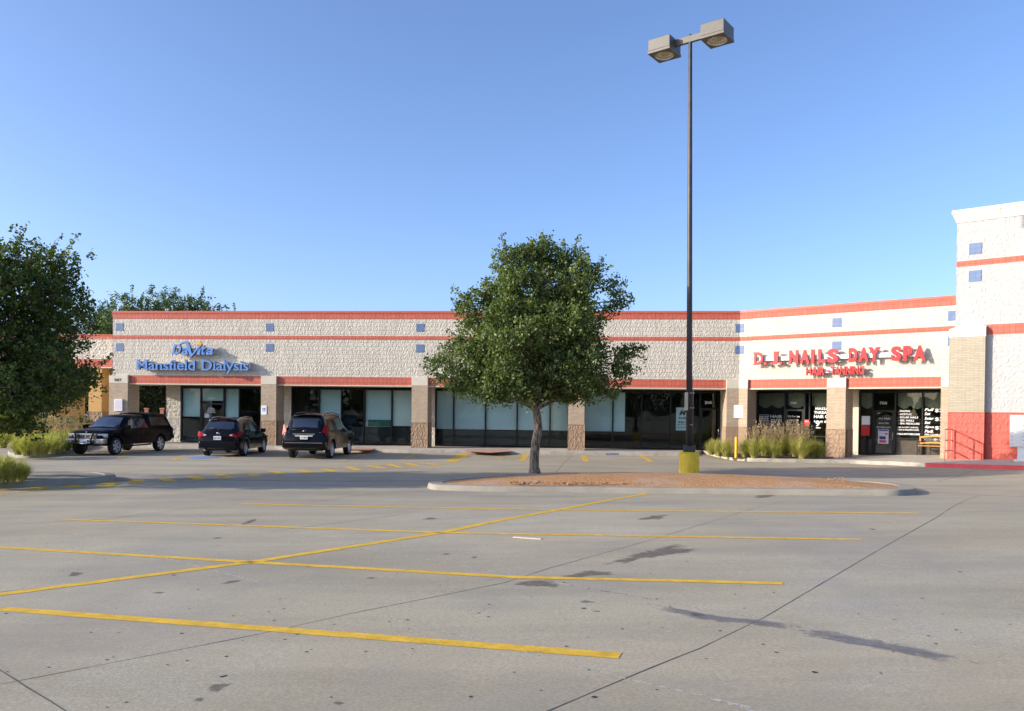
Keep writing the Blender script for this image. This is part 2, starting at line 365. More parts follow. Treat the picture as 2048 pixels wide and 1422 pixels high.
# ------------------------------------------------------------------ ground
def structure(o, cat=None): o['kind'] = 'structure'; return o
def make_ground():
    xs = list(np.arange(-60, 60.01, .75)); ys = list(np.arange(-40, 70.01, .75))
    xs = [-900, -400, -150, -90]+xs+[90, 150, 400, 900]; ys = [-900, -300, -100, -60]+ys+[90, 150, 400, 1200]
    mb = MB(); nx = len(xs)
    vs = [(x, y, gz(x, y)) for y in ys for x in xs]
    fs = []
    for j in range(len(ys)-1):
        for i in range(nx-1):
            a = j*nx+i; fs += [(a, a+1, a+nx+1), (a, a+nx+1, a+nx)]
    mb.add(vs, fs, True); structure(mb.build('parking_lot', M['ground']))
make_ground()
GX = lambda x: math.floor((x+60)/.75)*.75-60
GY = lambda y: math.floor((y+40)/.75)*.75-40
def gmesh(x, y):                              # height of the built ground mesh (bilinear in its grid cell)
    x0, y0 = GX(x), GY(y); a, b = (x-x0)/.75, (y-y0)/.75
    z00, z10, z01, z11 = gz(x0, y0), gz(x0+.75, y0), gz(x0, y0+.75), gz(x0+.75, y0+.75)
    return z00+a*(z10-z00)+b*(z11-z10) if a >= b else z00+b*(z01-z00)+a*(z11-z01)
def strip(mb, pts, width, dz=.0032, step=.25, jitter=0):
    """a painted band along world points, draped on the pavement"""
    P = [Vector((p[0], p[1], 0)) for p in pts]; Q = []
    for a, b in zip(P[:-1], P[1:]):
        n = max(1, int((b-a).length/step)); Q += [a.lerp(b, i/n) for i in range(n)]
    Q.append(P[-1]); vs = []
    for i, q in enumerate(Q):
        d = (Q[min(i+1, len(Q)-1)]-Q[max(i-1, 0)]).normalized(); s = Vector((-d.y, d.x, 0))
        wd = width if not isinstance(width, tuple) else width[0]+(width[1]-width[0])*i/(len(Q)-1)
        for k in (-.5, .5):
            r_ = q+s*wd*k; r_ = r_+s*random.uniform(-jitter, jitter); vs.append((r_.x, r_.y, gmesh(r_.x, r_.y)+dz))
    return mb.add(vs, [(2*i, 2*i+1, 2*i+3, 2*i+2) for i in range(len(Q)-1)])
G = lambda *pp: [ground(px, py) for px, py in pp]
def blob(mb, pts_px, dz, core=.07):           # an irregular stain outlined on the pavement
    global FADE
    P = [ground(*p) for p in pts_px]; c = sum(P, Vector())/len(P); Q = []
    for i in range(len(P)):
        a, b = P[i], P[(i+1) % len(P)]; n = max(2, int((b-a).length/.07))
        for k in range(n):
            q = a.lerp(b, k/n); d = (q-c); q = q+d.normalized()*(noise.noise(q*5)+.5*noise.noise(q*14))*min(.16, d.length*.45); Q.append(q)
    n = len(Q); R2 = [c.lerp(q, 1-min(.35 if core < 1 else .55, core/max(.01, (q-c).length))) for q in Q]
    vs = [(c.x, c.y, gmesh(c.x, c.y)+dz)]+[(q.x, q.y, gmesh(q.x, q.y)+dz) for q in R2]+[(q.x, q.y, gmesh(q.x, q.y)+dz) for q in Q]
    FADE += [1]*(n+1)+[0]*n
    return mb.add(vs, [(0, 1+i, 1+(i+1) % n) for i in range(n)]+[(1+i, 1+n+i, 1+n+(i+1) % n, 1+(i+1) % n) for i in range(n)])
FADE = []
def faded(o):
    at = o.data.attributes.new('fade', 'FLOAT', 'POINT'); at.data.foreach_set('value', [float(x) for x in FADE]); FADE.clear(); return o
for pts, wd in [
    (G((0, 1217.7), (533, 1257.7), (1240, 1312)), .14), (G((-60, 1091.5), (0, 1095), (502, 1124.4), (1030, 1154.5), (1565, 1167)), .125),
    (G((125, 1039), (881, 1065.5), (1722, 1079.5)), .125), (G((482, 1007.5), (1121, 1020), (1840, 1027)), .17),
    (G((-40, 1196), (0, 1189), (502, 1124.4), (881, 1065.7), (1121, 1019.4), (1303, 985.7)), .16)]:
    mb = MB(); strip(mb, pts, wd, jitter=.004); structure(mb.build('parking_stripe', M['stripe']))
mb = MB()                                     # crosswalk across the drive: two thin edge lines and slanted bars
strip(mb, G((-60, 990), (0, 989.6), (56, 983.5), (127, 979.9), (203, 975), (244, 972.5), (273, 969), (400, 960), (500, 953), (568, 948), (622, 946), (671, 943), (720, 941), (768, 937.5), (803, 934.7), (873, 929.8), (903, 926.5)), .10)
strip(mb, G((0, 978), (100, 972), (180, 964)), .10)
strip(mb, G((370, 956), (500, 947.6), (600, 941.3), (646, 938.4), (690, 934), (732, 931), (776, 928.6), (807, 926), (860, 923)), .08)
structure(mb.build('crosswalk_line', M['stripeworn']))
mb = MB()
for a, b, wd in [((62, 981), (96, 969), .40), ((136, 976), (168, 964.5), .42), ((206, 973.5), (228, 963), .42), ((270, 966), (276, 959), .4), ((329, 957), (342, 963), .35),
                 ((383, 952), (401, 959), .35), ((438, 949), (462, 956), .33), ((500, 949), (520, 953.5), .3),
                 ((544, 942.8), (566, 947.5), .3), ((600, 940.5), (623, 946), .3), ((644, 938), (671, 943), .3), ((693, 934), (719, 940.5), .3), ((734, 931), (768, 936.5), .3),
                 ((776, 928.6), (803, 934.7), .28), ((810, 926.6), (841, 932.5), .28), ((846, 926), (873, 929.5), .28), ((0, 981.5), (14, 980.5), .5)]:
    strip(mb, G(a, b), wd, dz=.0045)
structure(mb.build('crosswalk_bar', M['stripe']))
mb = MB()                                     # bay lines along the shop fronts
for a, b, wd in [((939, 902), (900, 925), .5), ((1055, 906), (1043, 922), .28), ((1167, 911), (1173, 923.5), .26), ((1281, 911), (1303, 923.5), .26),
                 ((834.5, 906.6), (803, 920), .14), ((739, 904), (681, 922.5), .14), ((545, 915), (571, 914), .25), ((462, 917), (482, 918), .2), ((233, 917), (250, 912), .2), ((345, 921), (372, 910), .14)]:
    strip(mb, G(a, b), wd)
for i in range(6): strip(mb, G((936+i*14, 906+i*2.2), (1030-i*6, 908+i*2.4), (1044, 912+i*1.2)), .07)
structure(mb.build('parking_bay_line', M['stripeworn']))
mb = MB()
strip(mb, G((-60, 917), (60, 919), (200, 920.5), (500, 922), (900, 924.5), (1300, 925.5), (1475, 926.5)), .05)
strip(mb, G((228, 961), (340, 958), (420, 959), (560, 962), (700, 962.5), (860, 962)), .12)
strip(mb, G((1828, 983), (1880, 985.5), (2048, 993.5), (2200, 1001)), .10)
strip(mb, G((1478, 924.8), (1535, 925.5)), .12); strip(mb, G((1650, 929), (1800, 933)), .08)
structure(mb.build('fire_lane_line', M['redline']))
mb = MB(); blob(mb, [(372, 916), (392, 913.2), (440, 912.6), (432, 915.5), (414, 917.8), (380, 918)], .008)
structure(faded(mb.build('accessible_parking_symbol', M['hcmark'])))
mb = MB()                                     # saw joints in the concrete
for pts, wd in [
    (G((-300, 1434), (0, 1369), (520, 1268), (700, 1227.6), (1007, 1166), (1093, 1138), (1302, 1080), (1440, 1038), (1580, 1000)), .008),
    (G((1060, 1440), (1096, 1422), (1254, 1355), (1400, 1296.5), (1526, 1236), (1757, 1100), (1875, 1034), (1957, 992)), .010),
    (G((-80, 1290), (0, 1340), (130, 1422), (160, 1445)), .010), (G((0, 1050), (230, 1037), (330, 1028)), .018), (G((540, 1063), (760, 1035), (820, 1026)), .012),
    (G((1137, 1170), (1300, 1198)), .016), (G((225, 1036), (420, 1012)), .015), (G((1112, 944), (1128, 926), (1144, 912)), .02), (G((620, 1005), (760, 985)), .016), (G((1877, 962), (1975, 931)), .02), (G((0, 1184.5), (240, 1157), (480, 1128)), .008)]:
    strip(mb, pts, wd, dz=.0016, jitter=.003)
structure(mb.build('pavement_joint', M['joint']))
mb = MB()
for pts, wd in [
    (G((120, 980), (303, 1016), (464, 1046), (549, 1063), (720, 1095), (1042, 1153), (1137, 1170), (1400, 1216.5), (1526, 1237), (1811, 1289), (2048, 1335), (2300, 1388)), .022),
    (G((-40, 1015), (0, 1029), (150, 1068), (300, 1108), (420, 1140), (520, 1165)), .018), (G((780, 1236), (813, 1247), (994, 1288), (1247, 1357), (1400, 1391), (1540, 1425)), .016),
    (G((1552, 1105), (1875, 1143), (2048, 1166)), .02), (G((500, 982), (640, 998), (1000, 1045), (1090, 1062)), .018), (G((1400, 1391), (1560, 1440)), .02)]:
    strip(mb, pts, wd, dz=.0022, jitter=.006)
structure(mb.build('pavement_seam', M['seam']))
mb = MB()
for poly in [[(1015, 1166), (1045, 1160), (1095, 1158), (1125, 1164), (1133, 1172), (1108, 1176), (1070, 1176), (1035, 1173)],
             [(1095, 1156), (1140, 1148), (1190, 1138), (1235, 1142), (1228, 1150), (1180, 1153), (1140, 1159)],
             [(1190, 1132), (1240, 1114), (1300, 1100), (1340, 1090), (1365, 1086), (1395, 1097), (1380, 1107), (1335, 1112), (1270, 1121), (1240, 1130)],
             [(410, 1386), (418, 1370), (452, 1363), (468, 1366), (450, 1376), (434, 1386)], [(382, 1402), (395, 1394), (412, 1395), (402, 1404)],
             [(444, 1168), (456, 1161), (484, 1158), (490, 1162), (470, 1166)], [(134, 1152), (146, 1144), (168, 1146), (150, 1152)], [(424, 1078), (436, 1073), (450, 1074), (436, 1079)],
             [(300, 1186), (322, 1183), (338, 1185), (316, 1188)], [(1270, 1040), (1310, 1029), (1340, 1030), (1320, 1040)], [(882, 1109), (890, 1106), (904, 1107), (895, 1110)],
             [(938, 1115), (948, 1112), (958, 1114), (948, 1117)], [(1505, 992), (1530, 988), (1560, 989), (1536, 996), (1510, 997)], [(840, 1039), (862, 1034), (885, 1037), (862, 1040)],
             [(660, 1406), (676, 1402), (692, 1406), (678, 1412)], [(1735, 1058), (1745, 1057), (1756, 1059), (1745, 1060)], [(480, 1050), (500, 1038), (515, 1038), (505, 1047)]]:
    blob(mb, poly, .0012, 9)
structure(faded(mb.build('puddle_stain', M['stain'])))
mb = MB()
for poly in [[(1290, 1206), (1360, 1218), (1440, 1232), (1520, 1240), (1600, 1250), (1600, 1262), (1530, 1256), (1490, 1250), (1400, 1240), (1320, 1222)],
             [(1148, 1203), (1172, 1200), (1190, 1205), (1165, 1206)], [(1172, 1222), (1208, 1220), (1200, 1226)], [(730, 1156), (744, 1154), (756, 1156), (742, 1158)],
             [(1372, 1226), (1396, 1226), (1412, 1231), (1390, 1234)], [(1600, 1255), (1760, 1280), (1960, 1322), (1960, 1340), (1760, 1300), (1600, 1270)],
             [(1755, 1343), (1764, 1343), (1768, 1350), (1760, 1350)]]:
    blob(mb, poly, .0019, 9)
structure(faded(mb.build('oil_stain', M['grime'])))
mb = MB(); spots = [(97, 1335), (214, 1422-7), (252, 1405), (213, 1320), (182, 1265), (232, 1217), (237, 1266), (452, 1313), (485, 1281), (450, 1352), (335, 1330), (363, 1267), (548, 1241), (569, 1279), (613, 1304), (567, 1218), (668, 1249), (466, 1232),
    (778, 1244), (815, 1240), (817, 1258), (825, 1298), (977, 1234), (978, 1209), (1063, 1193), (1244, 1258), (1176, 1275), (1132, 1293), (1178, 1340), (1313, 1380), (1325, 1256), (1167, 1217), (1340, 1214), (1313, 1198), (1470, 1189), (1482, 1172), (1548, 1186),
    (1526, 1289), (1552, 1305), (1599, 1153), (1524, 1117), (1844, 1197), (1912, 1260), (1857, 1272), (1872, 1288), (1950, 1289), (2020, 1250), (1981, 1125), (1790, 1122), (1700, 1107), (1440, 1262), (640, 1172), (880, 1171), (260, 1150), (210, 1118), (612, 1102), (722, 1100), (1013, 1045), (900, 1027)]
for i in range(60): spots.append((random.uniform(0, 2048), 1060+340*random.random()**1.3))
for px, py in spots:
    c = ground(px, py); r_ = random.uniform(.007, .013)*(1.5 if random.random() < .12 else 1); n = 9; a0 = random.random()*6
    vs = [(c.x+r_*math.cos(a0+2*math.pi*k/n)*random.uniform(.8, 1.2), c.y+r_*math.sin(a0+2*math.pi*k/n)*random.uniform(.8, 1.2)) for k in range(n)]
    mb.add([(x, y, gmesh(x, y)+.0027) for x, y in vs], [tuple(range(n))])
o = mb.build('gum_spots', M['spot']); o['kind'] = 'stuff'; o['label'] = 'small black gum and oil spots scattered over the concrete'
c = ground(1055, 1077)
mb = MB(); mb.box(-.2, .2, -.035, .035, 0, .012); o = mb.build('wood_scrap', M['lip']); o.location = (c.x, c.y, gmesh(c.x, c.y)+.002); o.rotation_euler = (.0, .0, -.35)
tag(o, 'pale flat wood scrap lying on the concrete behind a yellow stripe', 'litter')

# ------------------------------------------------------------------ kerbs and sidewalks
kerb_pts = [Vector((-26, 40.4, 0)), Vector((-17.8, 39.9, 0)), Vector((-11.8, 39.6, 0)), Vector((-8.6, 38.7, 0)), Vector((-4.6, 38.0, 0)), Vector((2.5, 37.9, 0)), Vector((8.5, 37.9, 0))]
kpl = G((1405, 906.5), (1418, 910), (1436, 915), (1460, 920), (1500, 923), (1560, 924.5), (1600, 925), (1650, 926), (1700, 926.8), (1780, 930), (1850, 934))
kred = G((1850, 934), (1900, 935.6), (2048, 940), (2300, 949))
K = [Vector((p.x, p.y, 0)) for p in kerb_pts+kpl]; KR = [Vector((p.x, p.y, 0)) for p in kred]
def back_pt(p):                               # matching point at the shop wall
    a = (p-WA.o).dot(WA.u)
    if a < 0: q = WA.W(a, 2.05)
    else:
        b_ = (p-WB.o).dot(WB.u); q = WB.W(max(b_, -1.5), 2.05)
    return Vector((q.x, q.y, 0))
def subdiv(P, step=.5):
    Q = []
    for a, b in zip(P[:-1], P[1:]):
        n = max(1, int((b-a).length/step)); Q += [a.lerp(b, i/n) for i in range(n)]
    return Q+[P[-1]]
def kz(p): return gz(p.x, p.y)+.15
def kerb_strip(pts, name, mat, wd=.16):
    Q = subdiv(pts); mb = MB(); vs = []
    for i, q in enumerate(Q):
        d = (Q[min(i+1, len(Q)-1)]-Q[max(i-1, 0)]).normalized(); n = Vector((-d.y, d.x, 0)); z = kz(q); g = gmesh(q.x, q.y)
        for off, zz in ((0, g-.05), (.012, z-.02), (.03, z+.004), (wd, z+.004), (wd, z-.1)):
            r_ = q+n*off; vs.append((r_.x, r_.y, zz))
    mb.add(vs, [(5*i+k, 5*i+5+k, 5*i+6+k, 5*i+1+k) for i in range(len(Q)-1) for k in range(4)])
    return structure(mb.build(name, mat, sharp=40))
kerb_strip(K, 'kerb', M['kerb']); kerb_strip(KR, 'red_kerb', M['kerbred'])
KA = subdiv(K+KR[1:], .5); mb = MB(); vs = []; n = len(KA); m_ = 8
for q in KA:
    b_ = back_pt(q); 
    for j in range(m_+1):
        r_ = q.lerp(b_, .012+.988*j/m_); vs.append((r_.x, r_.y, kz(r_)))
mb.add(vs, [(i*(m_+1)+j, (i+1)*(m_+1)+j, (i+1)*(m_+1)+j+1, i*(m_+1)+j+1) for i in range(n-1) for j in range(m_)])
structure(mb.build('sidewalk', M['sidewalk']))
# brick-red ramps let into the walk
for pa in ([(690, 902), (742, 900.5), (752, 896), (712, 894)], [(930, 902.5), (980, 905.5), (1024, 902.5), (1016, 898.5), (935, 898)]):
    mb = MB(); P = [ground(x, y, .157) for x, y in pa]; mb.add([(p.x, p.y, kz(p)+.008) for p in P], [tuple(range(len(P)))])
    structure(mb.build('curb_ramp', M['brickramp']))

def island(name_, out_px, mat_in, label, inner=.22, mound=.10, zt=.16, extra=None):
    P = G(*out_px); P = [Vector((p.x, p.y, 0)) for p in P]; c = sum(P, Vector())/len(P); n = len(P)
    mb = MB(); vs = []
    for i, p in enumerate(P):
        d = (P[(i+1) % n]-P[i-1]).normalized(); nn = Vector((-d.y, d.x, 0))
        if nn.dot(c-p) < 0: nn = -nn
        g = gmesh(p.x, p.y)
        for off, z in ((0, g-.05), (.03, g+zt-.03), (.06, g+zt), (inner, g+zt), (inner+.01, g+zt-.06)):
            q = p+nn*off; vs.append((q.x, q.y, z))
    mb.add(vs, [(5*i+k, 5*((i+1) % n)+k, 5*((i+1) % n)+k+1, 5*i+k+1) for i in range(n) for k in range(4)])
    structure(mb.build(name_+'_kerb', M['islandkerb'], sharp=40))
    # bed surface
    ring = [Vector(vs[5*i+3]) for i in range(n)]; mb = MB(); cz = sum(r_.z for r_ in ring)/n; vs2 = []; L_ = 9
    for l in range(L_+1):
        t = l/L_
        for r_ in ring:
            q = r_.lerp(Vector((c.x, c.y, cz)), t); q.z = r_.z*(1-t)+cz*t-.02+mound*math.sin(min(1, t*1.6)*math.pi/2)+.02*noise.noise(Vector((q.x*1.7, q.y*1.7, 0)))
            vs2.append(q)
    fs = [(l*n+i, l*n+(i+1) % n, (l+1)*n+(i+1) % n, (l+1)*n+i) for l in range(L_) for i in range(n)]
    mb.add(vs2, fs, True); o = mb.build(name_+'_'+{'mulch': 'mulch', 'soil': 'soil'}.get(mat_in, 'top'), M[mat_in]); o['kind'] = 'structure'
    return c
def smooth_loop(pts, k=3):
    out = []; n = len(pts)
    for i in range(n):
        p0, p1, p2, p3 = pts[i-1], pts[i], pts[(i+1) % n], pts[(i+2) % n]
        for j in range(k):
            t = j/k; out.append(tuple(.5*((2*p1[a])+(-p0[a]+p2[a])*t+(2*p0[a]-5*p1[a]+4*p2[a]-p3[a])*t*t+(-p0[a]+3*p1[a]-3*p2[a]+p3[a])*t**3) for a in (0, 1)))
    return out
ISL = island('traffic_island', smooth_loop([(855, 973), (862, 979), (900, 981.5), (1000, 984), (1150, 985.5), (1300, 987.5), (1450, 989), (1600, 990.5), (1740, 991.5), (1810, 991.5), (1835, 987), (1815, 978), (1740, 970), (1600, 963), (1440, 957), (1300, 954.5), (1150, 954.5), (1030, 957), (930, 963), (880, 968)]), 'mulch', '', mound=.18, inner=.42, zt=.135)
island('corner_island', smooth_loop([(-260, 985), (-100, 981), (0, 977), (100, 972.5), (190, 966), (232, 961.5), (222, 956), (180, 953), (60, 953), (-100, 955), (-260, 960)]), 'islandkerb', '', mound=.05, inner=.3)
island('planting_bed', smooth_loop([(14, 910), (22, 914), (45, 916), (80, 915.5), (120, 910.5), (150, 904), (185, 897), (175, 891), (100, 890), (50, 895), (25, 902)]), 'soil', '', mound=.05)
mb = MB()                                     # mulch chips lying on the island
for i in range(2600):
    px = random.uniform(1015, 1690); py = random.uniform(957, 968) if px > 1000 else random.uniform(962, 969)
    p = ground(px, py, .2); 
    l, w_ = random.uniform(.02, .06), random.uniform(.008, .02); a = random.uniform(0, 3.14); e = Vector((math.cos(a), math.sin(a), random.uniform(-.5, .9)))*l; f = Vector((-math.sin(a), math.cos(a), random.uniform(-.3, .3)))*w_
    z = p.z+.015
    q = Vector((p.x, p.y, z)); mb.add([q-e-f, q+e-f, q+e+f, q-e+f], [(0, 1, 2, 3)])
o = mb.build('mulch_chips', M['mulch']); o['kind'] = 'stuff'; o['label'] = 'orange brown shredded mulch chips heaped on the traffic island'
# planter bed soil in front of the salon
mb = MB(); Pn = [ground(x, y, .16) for x, y in [(1412, 904), (1440, 911), (1470, 914.5), (1560, 917), (1640, 917.5), (1668, 916), (1660, 908), (1560, 903), (1450, 900)]]
mb.add([(p.x, p.y, kz(p)+.012) for p in Pn], [tuple(range(len(Pn)))]); structure(mb.build('planter_soil', M['soil']))

# ------------------------------------------------------------------ buildings
def rough_wall(x0, x1, z0, z1, y0=0.0, amp=.015, step=.024, thick=.2, seed=0, fx=15, fz=7):
    nx = max(2, int((x1-x0)/step)); nzv = max(2, int((z1-z0)/step)); vs = []
    for j in range(nzv+1):
        z = z0+(z1-z0)*j/nzv
        for i in range(nx+1):
            x = x0+(x1-x0)*i/nx
            if i in (0, nx) or j in (0, nzv): d = .0
            else:
                cj = ((z-.15) % .203)/.203; edge = min(cj, 1-cj)
                row = int((z-.15)//.203); ci = ((x+.203*(row % 2)) % .406)/.406; e2 = min(ci, 1-ci)*2
                d = .5+1.0*noise.noise(Vector((x*fx-z*4, z*fz, seed)))+.5*noise.noise(Vector((x*fx*.5+z*3, z*fz*.6, seed+7)))
                d = max(0, min(1, d)); d = d*amp
                if edge < .09: d = max(d, amp*.75)
            vs.append((x, y0+d, z))
    mb = MB(); w_ = nx+1
    mb.add(vs, [(j*w_+i, j*w_+i+1, (j+1)*w_+i+1, (j+1)*w_+i) for j in range(nzv) for i in range(nx)])
    mb.box(x0, x1, y0+amp+.01, y0+thick, z0, z1)
    mb.add([(x0,y0,z0),(x0,y0,z1),(x0,y0+thick,z1),(x0,y0+thick,z0),(x1,y0,z0),(x1,y0,z1),(x1,y0+thick,z1),(x1,y0+thick,z0)], [(0,1,2,3),(4,7,6,5),(1,5,6,2),(0,3,7,4)])
    return mb
ZT, ZR, ZB1, ZB0, ZW, ZF = 7.04, 6.63, 5.78, 5.58, 3.70, 3.28
shop = empty('shopping_center_building', WA.W(0, 0))
tag(shop, 'long single storey cream block shopping centre with red bands and blue square tiles', 'building')
SI = Matrix.Translation(shop.location).inverted()
def part(mb, name, mat, wing, parent=None, sharp=None):
    o = mb.build(name, mat, sharp=sharp); root = parent or shop; o.parent = root
    mw = Matrix.Translation(wing.o) @ Matrix.Rotation(wing.a, 4, 'Z')
    o['_m'] = 1; WM[o.name] = mw
    pm = WM.get(root.name, Matrix.Translation(root.location) @ Matrix.Rotation(root.rotation_euler.z, 4, 'Z'))
    o.matrix_basis = pm.inverted() @ mw
    del o['_m']
    return o
WM = {}
AL = WA.x(224.5)                              # left end of the long wing
BR = WB.x(1912, 0, 640)+.25
REC = 2.0                                     # depth of the walkway
ZS = .15
def columns(wing, x0, x1, parent=None, z0=.10, shaft='brick', top=ZF, yf=-.13, yb=.95, base=1.43):
    mb = MB(); mb.box(x0, x1, yf, yb, base, top); o = part(mb, 'column', M[shaft], wing, parent)
    mb = MB(); mb.bbox(x0-.004, x1+.004, yf-.004, yb, top, ZW+.01, .012); part(mb, 'capital', M['smooth'], wing, o)
    mb = rough_wall(x0-.02, x1+.02, z0, base, yf-.03, .022, .035, .3, seed=x0); mb.box(x0-.02, x1+.02, yf+.25, yb, z0, base)
    part(mb, 'stone_base', M['split_brown'], wing, o); return o
for wing, x0, x1 in ((WA, AL, 0), (WB, 0, BR)):
    part(rough_wall(x0, x1, ZW, ZB0, seed=1, amp=.0125 if wing is WA else .009), 'wall', M['split'], wing)
    part(rough_wall(x0, x1, ZB1, ZR, seed=4, amp=.0125 if wing is WA else .009), 'wall', M['split'], wing)
    mb = MB(); mb.box(x0, x1, -.003, .2, ZB0, ZB1); part(mb, 'red_band', M['red'], wing)
    mb = MB(); mb.box(x0, x1, -.003, .2, ZR, ZT-.1); part(mb, 'red_band', M['red'], wing)
    mb = MB(); mb.box(x0-.02, x1+(.02 if wing is WB else 0), -.03, .3, ZT-.1, ZT); part(mb, 'coping', M['redcap'], wing)
    # roof deck, soffit and the wall carried back
    mb = MB(); mb.box(x0, x1, .2, 14, ZT-.9, ZT-.75); part(mb, 'roof', M['interior'], wing)
mb = MB(); mb.box(AL, AL+.2, .2, 14, ZW, ZT); mb.box(WA.x(332, REC), WA.x(332, REC)+.2, REC+.2, 14, 0, ZW); part(mb, 'end_wall', M['smooth'], WA)
# soffits
mb = MB(); mb.box(AL+.01, 0.9, .2, REC+.1, 3.225, 3.30); part(mb, 'soffit', M['soffit'], WA)
mb = MB(); mb.box(-.9, BR, .2, REC+.1, 3.235, 3.31); part(mb, 'soffit', M['soffit'], WB)
# columns and fascias
colsA = [(218, 255.4), (522, 552.3), (823.4, 855.3), (1137, 1169.6)]
ca = [(WA.x(a, -.13), WA.x(b, -.13)) for a, b in colsA]
for a, b in ca: columns(WA, a, b)
cx0 = WA.x(1453.5, -.13); colc = WB.x(1495, -.13)
# corner column, one shaft following both wall directions
def corner_col():
    def poly(off, z0, z1, e=0):
        # outer intersection of the two front faces
        na, nb = -WA.n, -WB.n; h = (na+nb).normalized(); k = off/h.dot(na)
        c = WA.o+h*k
        p1 = WA.W(cx0-e, -off); p2 = WB.W(colc+e, -off); p3 = WB.W(colc+e, .95); p4 = WA.W(cx0-e, .95); mid = WA.W(.2, 1.2)
        mb = MB(); mb.slab([(p-WA.o)[:2] for p in (p1, c, p2, p3, mid, p4)], z0, z1); return mb
    o = poly(.13, 1.43, ZF).build('column', M['brick']); o.parent = shop
    c_ = poly(.134, ZF, ZW+.01, .004).build('capital', M['smooth']); c_.parent = o
    s_ = poly(.15, .1, 1.43, .02).build('stone_base', M['split_brown']); s_.parent = o
corner_col()
cb = (WB.x(1653.8, -.13), WB.x(1691.5, -.13)); columns(WB, *cb)
pier = (WB.x(1882, -.02), BR)
mb = MB(); mb.box(pier[0], pier[1], -.02, .95, .1, ZF); part(mb, 'pier', M['brick'], WB)
mb = MB(); mb.box(pier[0]-.003, pier[1], -.024, .95, ZF, ZW+.01); part(mb, 'capital', M['smooth'], WB)
def fascia(wing, a, b):
    mb = MB(); mb.box(a, b, .0, .2, ZF, ZW-.003); part(mb, 'fascia', M['red'], wing)
    mb = MB(); mb.box(a, b, -.012, .21, ZF-.055, ZF-.001); part(mb, 'fascia_trim', M['lip'], wing)
edges = [c for ab in ca for c in ab][1:]+[cx0]
for a, b in zip(edges[0::2], edges[1::2]): fascia(WA, a, b)
fascia(WB, colc, cb[0]); fascia(WB, cb[1], pier[0])
# blue accent tiles
def tiles(wing, xc, w_=.406, x0=None, x1=None, y=-.006, zs=((6.0, 6.406), (4.955, 5.36)), parent=None):
    for z0, z1 in zs:
        mb = MB(); mb.box(xc-w_/2 if x0 is None else x0, xc+w_/2 if x1 is None else x1, y, .05, z0, z1); part(mb, 'accent_tile', M['tile'], wing, parent)
for px in (239.3, 539.5, 840.7, 1153.5): tiles(WA, WA.x(px, 0, 660))
tiles(WA, 0, x0=-.21, x1=-.001); tiles(WB, 0, x0=.001, x1=.203)
tiles(WB, WB.x(1673.8, 0, 660)); tiles(WB, WB.x(1907, 0, 640), x1=BR-.01)

# ---- shop fronts on the back wall of the walkway
def shopfront(wing, xl, xr, mull, y=REC, zt=3.17, z0=.18, rails=(), door=None, blinds=None, mats='frame', knee=None, name='storefront_window', wallname='wall'):
    """xl..xr opening, mull = mullion centres, one pane per field"""
    fr = MB(); t = .055
    xs = [xl]+list(mull)+[xr]
    fr.box(xl, xr, y-.03, y+.09, zt-.09, zt); fr.box(xl, xr, y-.03, y+.09, z0, z0+.07)
    for i, x in enumerate(xs):
        w_ = .06 if 0 < i < len(xs)-1 else .08; a = x-w_/2 if 0 < i < len(xs)-1 else (x if i == 0 else x-w_)
        fr.box(a, a+w_, y-.033, y+.093, z0, zt)
    for k in range(len(xs)-1):
        for rz in (rails[k] if k < len(rails) and rails[k] else ()):
            fr.box(xs[k]+.03, xs[k+1]-.03, y-.025, y+.085, rz-.03, rz+.03)
    win = part(fr, name, M[mats], wing)
    for k in range(len(xs)-1):
        mb = MB(); mb.box(xs[k]+.02, xs[k+1]-.02, y+.03, y+.042, z0+.05, zt-.05)
        if door is not None and door == k: 
            mb = MB(); mb.box(xs[k]+.02, xs[k+1]-.02, y+.03, y+.042, 2.35, zt-.05)
        part(mb, 'pane', M['glass'], wing, win)
        bl = blinds[k] if blinds else None
        if bl:
            a, b = xs[k]+.04, xs[k+1]-.04
            if len(bl) > 1: a, b = a+(b-a)*bl[1], a+(b-a)*bl[2]
            mb = MB(); mb.box(a, b, y+.15, y+.16, bl[0], zt-.08); part(mb, 'roller_blind', M['blind'], wing, win)
    if knee:
        mb = MB(); mb.box(xl+.05, xr-.05, y+.30, y+.34, z0, knee); part(mb, 'knee_wall', M['knee'], wing, win)
    if door is not None:
        a, b = xs[door]+.03, xs[door+1]-.03; d = MB(); h = 2.30; s = .09
        d.box(a, a+s, y-.015, y+.03, z0, h); d.box(b-s, b, y-.015, y+.03, z0, h); d.box(a+s, b-s, y-.015, y+.03, h-s, h); d.box(a+s, b-s, y-.015, y+.03, z0, z0+.16)
        dd = part(d, 'door', M[mats], wing)
        mb = MB(); mb.box(a+s, b-s, y+.003, y+.012, z0+.16, h-s); part(mb, 'pane', M['glass'], wing, dd)
        mb = MB(); hx = b-s/2; mb.tube([(hx, y-.02, .95), (hx, y-.08, .95), (hx, y-.08, 1.30), (hx, y-.02, 1.30)], .014, 6); part(mb, 'handle', M['steel'], wing, dd)
        return win, dd
    return win
def backwall(wing, x0, x1, z1=3.24, mat='split'):
    if mat == 'split': part(rough_wall(x0, x1, .1, z1, REC-.01, .03, .05, .25, seed=x0*3), 'wall', M['split'], wing)
    else:
        mb = MB(); mb.box(x0, x1, REC-.01, REC+.25, .1, z1); part(mb, 'wall', M[mat], wing)
uA = lambda px, d=REC: WA.x(px, d, 830)
uB = lambda px, d=REC: WB.x(px, d, 840)
backwall(WA, uA(332), uA(361))
RB = (1.13,)
w101 = shopfront(WA, uA(361), uA(521)+.35, [uA(401.5), uA(447.5), uA(478.5)], door=1, blinds=[(1.55, .02, .98), (2.42,), (.8,), None], knee=.55)
